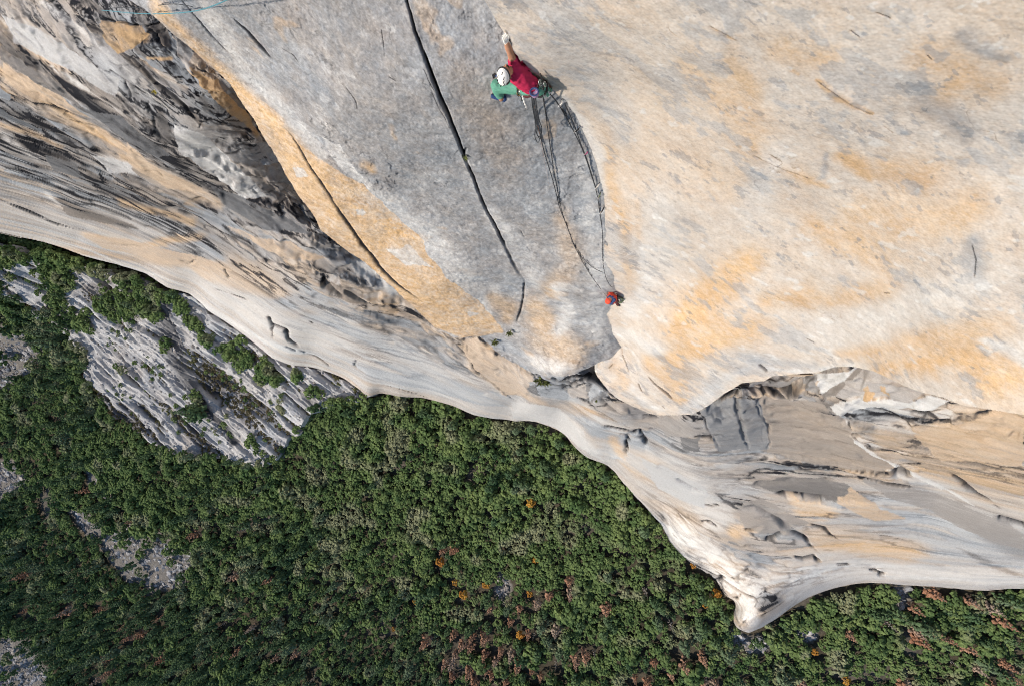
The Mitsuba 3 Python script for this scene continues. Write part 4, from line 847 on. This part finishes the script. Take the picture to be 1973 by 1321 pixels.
def helmet(key, c, R, sc, shell, lab=None):
    v = np.array(hm.vertices) * np.array(sc); ins = v * .93; k = len(v); e = hm.edges_sorted; u_, n_ = np.unique(e, axis=0, return_counts=True); b_ = u_[n_ == 1]
    f = np.vstack([hm.faces, hm.faces[:, ::-1] + k, np.stack([b_[:, 0], b_[:, 1], b_[:, 1] + k], 1), np.stack([b_[:, 0], b_[:, 1] + k, b_[:, 0] + k], 1)])
    put(key, trimesh.Trimesh(np.vstack([v, ins]) @ R.T + c, f, process=False), shell, lab)
hc = headc + crownd * .035
helmet('person__helmet', hc, Rh, (.100, .136, .100), 'white_shell')
ring_ = np.stack([np.cos(np.linspace(0, 6.283, 40, endpoint=False)) * .102, np.sin(np.linspace(0, 6.283, 40, endpoint=False)) * .138, np.full(40, -.012)], 1)
put('person__helmet__rim', tube(ring_ @ Rh.T + hc, .013, 6, True), 'black_web')
for i, (ax_, ay_) in enumerate([(.5, .35), (.5, -.05), (.5, -.45), (-.5, .35), (-.5, -.05), (-.5, -.45), (.15, .75), (-.15, -.8)]):
    d_ = np.array([ax_, ay_, math.sqrt(max(.05, 1 - ax_ ** 2 - ay_ ** 2))]); c_ = d_ * np.array([.102, .138, .102]); v_ = np.array([.3, 1, -.2])
    put('person__helmet__vent' + (f'_{i:03d}' if i else ''), solid([bone(c_ - .018 * v_, c_ + .018 * v_, .009, .006)], .01, 1).apply_transform(np.block([[Rh, hc[:, None]], [np.zeros((1, 3)), np.ones((1, 1))]])), 'black_web')
cm = W(952.5, 146, 5.96); bx = trimesh.creation.box((.062, .035, .045)); R_ = trimesh.transformations.rotation_matrix(.5, [0, 0, 1]); R_[:3, 3] = cm; bx.apply_transform(R_)
put('action_camera', bx, 'black_web', 'small black action camera clipped to the side of the white helmet', 'camera', smooth=False)
lens = trimesh.creation.cylinder(.014, .03, 16); lens.apply_transform(trimesh.transformations.rotation_matrix(1.57, [1, 0, 0])); lens.apply_translation(cm + [-.012, -.024, .004]); put('action_camera__lens', lens, 'dark_metal', smooth=30)
put('action_camera__mount', solid([bone(cm, hc + (cm - hc) * .55, .012, .018)], .01, 1), 'navy')
# harness and rack
waist = pel + np.array([0, 0, -.04]); spine = unit(chest - pel); hx = unit(np.cross(spine, [0, 1, 0])); hy = np.cross(hx, spine); an = np.linspace(0, 6.283, 36, endpoint=False)
put('harness', tube(waist + np.cos(an)[:, None] * hx * .165 + np.sin(an)[:, None] * hy * .15, .024, 8, True), 'maroon', 'dark red climbing harness belt around the crimson shirt', 'harness')
for i, (h_, k_) in enumerate(((hipL, knL), (hipR, knR))):
    d_ = unit(k_ - h_); a_ = unit(np.cross(d_, [.2, .3, .9])); b_ = np.cross(d_, a_); put('harness__leg_loop' + ('_001' if i else ''), tube(h_ + d_ * .10 + np.cos(an)[:, None] * a_ * .122 + np.sin(an)[:, None] * b_ * .122, .018, 6, True), 'black_web')
cb = W(1030, 180, 6.50)
t_ = np.linspace(0, 6.283, 24, endpoint=False); prof = [(-.10, .045), (-.085, .066), (.0, .074), (.075, .070), (.08, .058), (.0, .055)]
cv = np.vstack([np.stack([np.cos(t_) * r_, np.sin(t_) * r_ * .8, t_ * 0 + z_], 1) for z_, r_ in prof]); cf = []
for i in range(len(prof) - 1):
    for j in range(24): a_, b_ = i * 24 + j, i * 24 + (j + 1) % 24; cf += [[a_, b_, b_ + 24], [a_, b_ + 24, a_ + 24]]
cf += [[0, j + 1, j] for j in range(1, 23)] + [[120, 120 + j, 121 + j] for j in range(1, 23)]
tilt_ = trimesh.transformations.rotation_matrix(.35, [1, 0, 0]); cbm = trimesh.Trimesh(cv, cf, process=False).apply_transform(tilt_); cbm.apply_translation(cb)
put('chalk_bag', cbm, 'violet', 'blue and pink chalk bag hanging at the back of the climbing harness', 'chalk bag')
put('chalk_bag__rim', tube((np.stack([np.cos(t_) * .068, np.sin(t_) * .055, t_ * 0 + .078], 1)) @ tilt_[:3, :3].T + cb, .012, 6, True), 'navy')
RACK = [(1000,170,6.5,'gold','gold coloured carabiner at the left hip of the crimson shirted climber'), (1003,178,6.55,'steel','silver carabiner below the gold one on the left hip'), (999,180,6.6,'gold','lower gold coloured carabiner hanging at the left hip'),
        (1008,173,6.5,'dark_metal','dark carabiner beside the chalk bag on the left'), (1040,160,6.4,'steel','silver carabiner at the right side of the waist'), (1044,168,6.45,'dark_metal','dark carabiner above the right knee'), (1050,163,6.45,'steel','silver carabiner nearest the corner edge on the right hip'), (1045,155,6.35,'dark_metal','dark carabiner highest on the right hip')]
for x, y, z_, mt, lb in RACK: put(numbered('carabiner'), carabiner(W(x, y, z_), [.2, .1, -1], [1, -.4, .2], .11, .008), mt, lb, 'carabiner')
for x, y, z_, sl_, lb in [(1001, 184, 6.62, 'gold', 'camming device with gold sling hanging low at the left hip'), (1047, 173, 6.5, 'black_web', 'black camming device hanging over the right knee'), (1057, 167, 6.5, 'black_web', 'black camming device nearest the corner crack at the right hip'), (1042, 150, 6.3, 'black_web', 'black camming device against the rock edge beside the shirt')]:
    key = numbered('camming_device'); p = W(x, y, z_); q_ = p + np.array([.01, 0, -.16])
    labels[key] = {'label': lb, 'category': 'camming device'}
    put(key + '__stem', tube(spline([p, (p + q_) / 2 + [.015, 0, 0], q_], 12), .007, 6), 'dark_metal'); put(key + '__sling', tube(spline([p + [0, 0, .09], p + [.012, 0, .04], p], 10), .009, 6), sl_)
    for i in range(4): cyl = trimesh.creation.cylinder(.024, .009, 12); cyl.apply_transform(trimesh.transformations.rotation_matrix(1.57, [0, 1, 0])); cyl.apply_translation(q_ + [(i - 1.5) * .014, (-1) ** i * .012, 0]); put(key + '__lobe' + (f'_{i:03d}' if i else ''), cyl, 'steel', smooth=30)
qd = spline([W(1007, 184, 6.62), W(1008, 192, 6.7), W(1011, 200, 6.78), W(1014, 208, 6.86)], 14)
labels['quickdraw'] = {'label': 'white twisted quickdraw dangling lowest under the left hip', 'category': 'quickdraw'}
put('quickdraw__sling', tube(qd, .010 + .006 * np.sin(np.arange(14) * 2.2), 6), 'chalky'); put('quickdraw__carabiner', carabiner(qd[-1], [.2, 0, -1], [1, -.3, 0], .09), 'steel')

# the second: seated in the harness at the stance, seen from above
ch, pe, he = W(1177.5, 575, 17.30), W(1181.5, 572, 17.62), W(1172.5, 580, 17.05)
sA, eA, wA, hA = W(1176, 570, 17.25), W(1178.5, 565.5, 17.3), W(1173.8, 563.8, 17.2), W(1171.5, 564, 17.15)
sB, eB, wB, hB = W(1181, 581, 17.25), W(1186, 576, 17.35), W(1184.5, 567, 17.35), W(1184, 563, 17.3)
kA, fA, tA = W(1187, 568, 17.55), W(1186.5, 566, 17.95), W(1189, 563, 17.95); kB, fB, tB = W(1188, 580, 17.55), W(1190.5, 587, 17.95), W(1194, 588.5, 17.95)
pb = chain([(pe, .13), (ch, .13), (ch * .4 + he * .6, .07)]) + [bone(he, he + np.array([.05, .06, .02]), .10, .085)] + chain([(ch, .11), (sA, .07), (eA, .05), (wA, .034)]) + chain([(ch, .11), (sB, .07), (eB, .05), (wB, .034)]) + hand(wA, hA, [0, 1, 0]) + hand(wB, hB, [1, 0, 0])
pb += chain([(pe, .12), (kA, .07), (fA, .045)]) + chain([(pe, .12), (kB, .07), (fB, .045)])
put('person_001', solid(pb, .02, 6), 'skin', 'person in orange red jacket belaying lower down the corner', 'person')
put('person_001__jacket', solid(chain([(pe, .16), (ch, .185), (ch * .6 + he * .4, .15)]) + chain([(ch, .14), (sA, .105), (eA, .08), (wA, .055)]) + chain([(ch, .14), (sB, .105), (eB, .08), (wB * .8 + eB * .2, .055)]), .025, 5, .022), 'orange_red')
put('person_001__trousers', solid(chain([(pe, .16), (kA, .10), (fA, .07)]) + chain([(pe, .16), (kB, .10), (fB, .07)]), .03, 5), 'maroon')
for nm, a_, t2 in (('shoe', fA, tA), ('shoe_001', fB, tB)): put('person_001__' + nm, solid([bone(a_ - (t2 - a_) * .2, t2, .06, .045)], .02, 3), 'black_web')
cr = unit([-.55, -.45, .7]); f1_ = unit(np.cross(cr, [0, 0, 1])); R2 = np.stack([f1_, np.cross(cr, f1_), cr], 1)
helmet('person_001__helmet', he + cr * .03, R2, (.122, .138, .115), 'orange_red')
put('backpack', solid([m3.Manifold.hull_points(np.vstack([SP * .08 + ch + d_ for d_ in ([-.16, -.10, .10], [-.02, -.20, .08], [.02, .0, .20], [.10, -.10, .20], [-.10, -.06, -.22], [.06, -.16, -.24], [-.06, .02, .20])]))], .03, 3), 'navy', 'dark navy backpack on the back of the orange red jacket', 'backpack')
for i, o_ in enumerate(([.02, .02], [.10, -.08])): put('backpack__strap' + ('_001' if i else ''), tube(spline([ch + [-.10 + o_[0], o_[1], .18], ch + [o_[0], .06 + o_[1], .26], ch + [.10 + o_[0], .10 + o_[1], .12]], 12), .016, 6), 'orange_red')
gc = W(1194, 579, 17.6)
for i in range(5):
    t3 = np.linspace(0, 6.283, 26, endpoint=False)
    if i == 0: labels['rope_coil'] = {'label': 'small green grey rope coil hanging beside the orange red jacket', 'category': 'rope'}
    put('rope_coil__loop' + (f'_{i:03d}' if i else ''), tube(gc + np.stack([np.cos(t3) * (.12 + .012 * i), np.sin(t3) * (.10 - .008 * i) + .02 * np.sin(2 * t3 + i), -np.cos(t3) * .06 + .03 * (i - 2)], 1), .014, 6, True), 'olive')
for x, y, mt, lb in [(1180.5, 553.5, 'dark_metal', 'topmost dark carabiner of the belay above the second climber'), (1182.5, 557, 'dark_metal', 'middle dark carabiner of the belay above the second climber'), (1185, 560, 'steel', 'lowest silver carabiner of the belay above the second climber'), (1187, 566, 'steel', 'silver carabiner close to the right shoulder of the second climber')]:
    put(numbered('carabiner'), carabiner(W(x, y, 17.2), [.4, -.3, -.8], [.5, -.8, 0], .15, .014), mt, lb, 'carabiner')
ca = W(1185.5, 559.5, 17.3); put('sling', tube(spline([W(1181, 553, 17.3), W(1183, 557, 17.25), W(1186, 562, 17.3), W(1186, 569, 17.35)], 14), .022, 6), 'olive', 'green grey sling tying the belay to the rock', 'sling')

# ropes and protection
def face_z(x, y): q_ = uv_of(x, y); return min(float(left_s.zuv(q_)), float(right_s.zuv(q_)))
FT = [(cKDTree(pix(x.P)), (x.P + x.N * x.h[:, None])) for x in (g, r)]
def real_z(x, y):
    out = []
    for t_, Pd in FT:
        d_, k_ = t_.query((x, y), 6); k_ = k_[d_ < 4]
        if len(k_): out.append((H - Pd[k_][:, 2]).min())
    return min(out)
def strand(key, pts, r, bsdf, label, off=.97, z0=None, z1=None, n=120):
    a_ = np.array(pts, float); a_ = spline(a_, 40); base_ = np.array([face_z(x, y) for x, y in a_]); rt_ = np.array([real_z(x, y) for x, y in a_]) / base_; zz_ = base_ * .998 * np.convolve(np.pad(np.array([rt_[max(0, i - 3):i + 4].min() for i in range(40)]), 7, 'edge'), np.ones(15) / 15, 'valid'); k_ = np.linspace(0, 1, len(a_))
    if z0: zz_ = zz_ * sm(0, .5, k_) + np.minimum(zz_, z0 + (zz_[-1] - z0) * k_) * (1 - sm(0, .5, k_))
    if z1: zz_[-1] = z1
    P_ = spline(W(a_[:, 0], a_[:, 1], zz_), n); put(key, tube(P_, r, 8), bsdf, label, 'rope'); return P_
strand('rope', [(1060,182),(1068,191),(1078,205),(1093,230),(1106,255),(1117,277),(1126,298),(1140,340),(1148,365),(1153,390),(1157,420),(1160,440),(1161,490),(1166,530),(1174,548),(1180,554)], .0105, 'rope_dark', 'dark lead rope running down the corner from the harness to the belay', .985, 6.7)
strand('rope_001', [(1089,203),(1098,222),(1110,252),(1120,280),(1128,300),(1141,340),(1149,364)], .0105, 'rope_dark', 'short dark rope strand running beside the lead rope in the corner', .985)
strand('rope_002', [(1027,186),(1031,225),(1040,258),(1050,298),(1061,334),(1071,371),(1081,408),(1094,440),(1108,477),(1125,500),(1142,515),(1162,525)], .0105, 'rope_dark', 'dark rope hanging from the waist and curving right to the corner crack', .985, 6.75)
strand('rope_003', [(1046,184),(1051,217),(1056,254),(1061,288),(1066,321),(1073,361),(1083,408),(1096,446),(1110,480),(1128,514),(1148,544),(1171,574)], .0105, 'rope_dark', 'dark haul rope hanging from the right hip down to the second climber', .985, 6.75, 17.1)
for i, (x0, x1, yb) in enumerate([(1024, 1029, 273), (1026, 1031, 262), (1028, 1032, 266)]):
    P_ = spline([W(x0, 182, 6.72), W(x0 + 4, 218, 7.1), W(x0 + 7, 250, 7.6), W(x0 + 9, yb - 2, 7.85), W(x0 + 12, yb + 2, 7.9), W(x1 + 11, yb - 5, 7.8), W(x1 + 8, 235, 7.3), W(x1 + 2, 205, 6.95), W(x1, 184, 6.72)], 60)
    if i == 0: labels['rope_004'] = {'label': 'dark rope loops coiled short under the harness', 'category': 'rope'}
    put('rope_004__loop' + (f'_{i:03d}' if i else ''), tube(P_, .0075, 8), 'rope_dark')
def hung(key, pts, zs, r, bsdf, label): a_ = np.array(pts, float); put(key, tube(spline(W(a_[:, 0], a_[:, 1], np.array(zs)), 80), r, 8), bsdf, label, 'rope')
hung('rope_005', [(196,20),(247,25),(294,27),(348,25),(395,17),(438,0),(470,-16)], [8.6,7.2,6.2,5.5,5.05,4.75,4.6], .0075, 'rope_teal', 'thin teal fixed rope sagging across the top left of the cliff')
hung('rope_006', [(200,22),(241,15),(294,13),(335,8),(372,14)], [8.6,7.3,6.2,5.65,5.4], .006, 'rope_dark', 'thin grey cord strung above the teal fixed rope')
for x, y, dx, dy, sl_, lb in [(1079,203,4,-9,'chalky','white sling on the lead rope nearest the leader'), (1107,254,8,-6,'black_web','dark sling on the lead rope second from the leader'), (1126,298,6,-5,'pink_sling','pink sling on the lead rope half way down the corner'), (1148,363,6,-9,'chalky','pale sling on the lead rope below the pink one'), (1152,382,5,-10,'olive','dark green sling on the lead rope second from the bottom'), (1157,410,6,-9,'black_web','black sling lowest on the lead rope above the belay')]:
    key = numbered('quickdraw'); key = numbered('quickdraw') if key == 'quickdraw' else key
    z_ = face_z(x, y); p, q_ = W(x, y, z_ * .972), W(x + dx, y + dy, face_z(x + dx, y + dy) * .995); k_ = z_ / 7.5
    labels[key] = {'label': lb, 'category': 'quickdraw'}
    put(key + '__sling', tube(spline([p, (p + q_) / 2 + [.01, -.01, 0], q_], 10), .011 * k_, 6), sl_)
    put(key + '__carabiner', carabiner(p, p - q_, [.2, -.9, .2], .075, .006 * k_), 'steel'); put(key + '__carabiner_001', carabiner(q_, p - q_, [.2, -.9, .2], .075, .006 * k_), 'dark_metal')

# plants rooted in the cracks
def tuft(key, P0, R, n, col, label, cat='plant'):
    V, Fc = [], []
    for i in range(n):
        d_ = unit(rng.normal(0, 1, 3) + [0, -.8, .7]); L = R * rng.uniform(.5, 1.1); sd = unit(np.cross(d_, rng.normal(0, 1, 3))) * L * .13; b_ = P0 + rng.normal(0, 1, 3) * R * .2
        V.append(np.array([b_ - sd * .5, b_ + sd * .5, b_ + d_ * L * .6 + sd, b_ + d_ * L, b_ + d_ * L * .6 - sd])); Fc.append(np.array([[0, 1, 2], [0, 2, 4], [4, 2, 3]]) + 5 * i)
    put(key, trimesh.Trimesh(np.vstack(V), np.vstack(Fc), process=False), col, label, cat, smooth=False)
woven('tuft_green', [.05, .07, .015], [.12, .13, .04], 8); woven('tuft_yellow', [.30, .26, .03], [.40, .34, .05], 20)
lz = lambda s_, x, y: s_.at(x, y)
for s_, x, y, rp, col, lb in [(left_s, 897, 302, 7, 'tuft_green', 'small green tuft growing in the long chimney crack'), (cliff_s, 298, 175, 6, 'tuft_yellow', 'yellow green tuft on the streaked left wall'), (cliff_s, 1042, 732, 13, 'tuft_green', 'olive shrub on the ledge beside the dark rock pocket'), (cliff_s, 1054, 735, 9, 'tuft_green', 'smaller olive shrub right of the ledge shrub'),
                        (left_s, 953, 658, 9, 'tuft_green', 'olive moss tuft under the rim of the tan slab'), (left_s, 982, 640, 8, 'tuft_green', 'olive tuft at the foot of the thin dashed crack'), (cliff_s, 1149, 771, 4, 'tuft_green', 'tiny green plant under the dark rock pocket')]:
    P0 = s_.at(x, y); tuft(numbered('crack_plant'), P0 + [0, -.03, 0], rp * (H - P0[2]) / F, 70, col, lb)
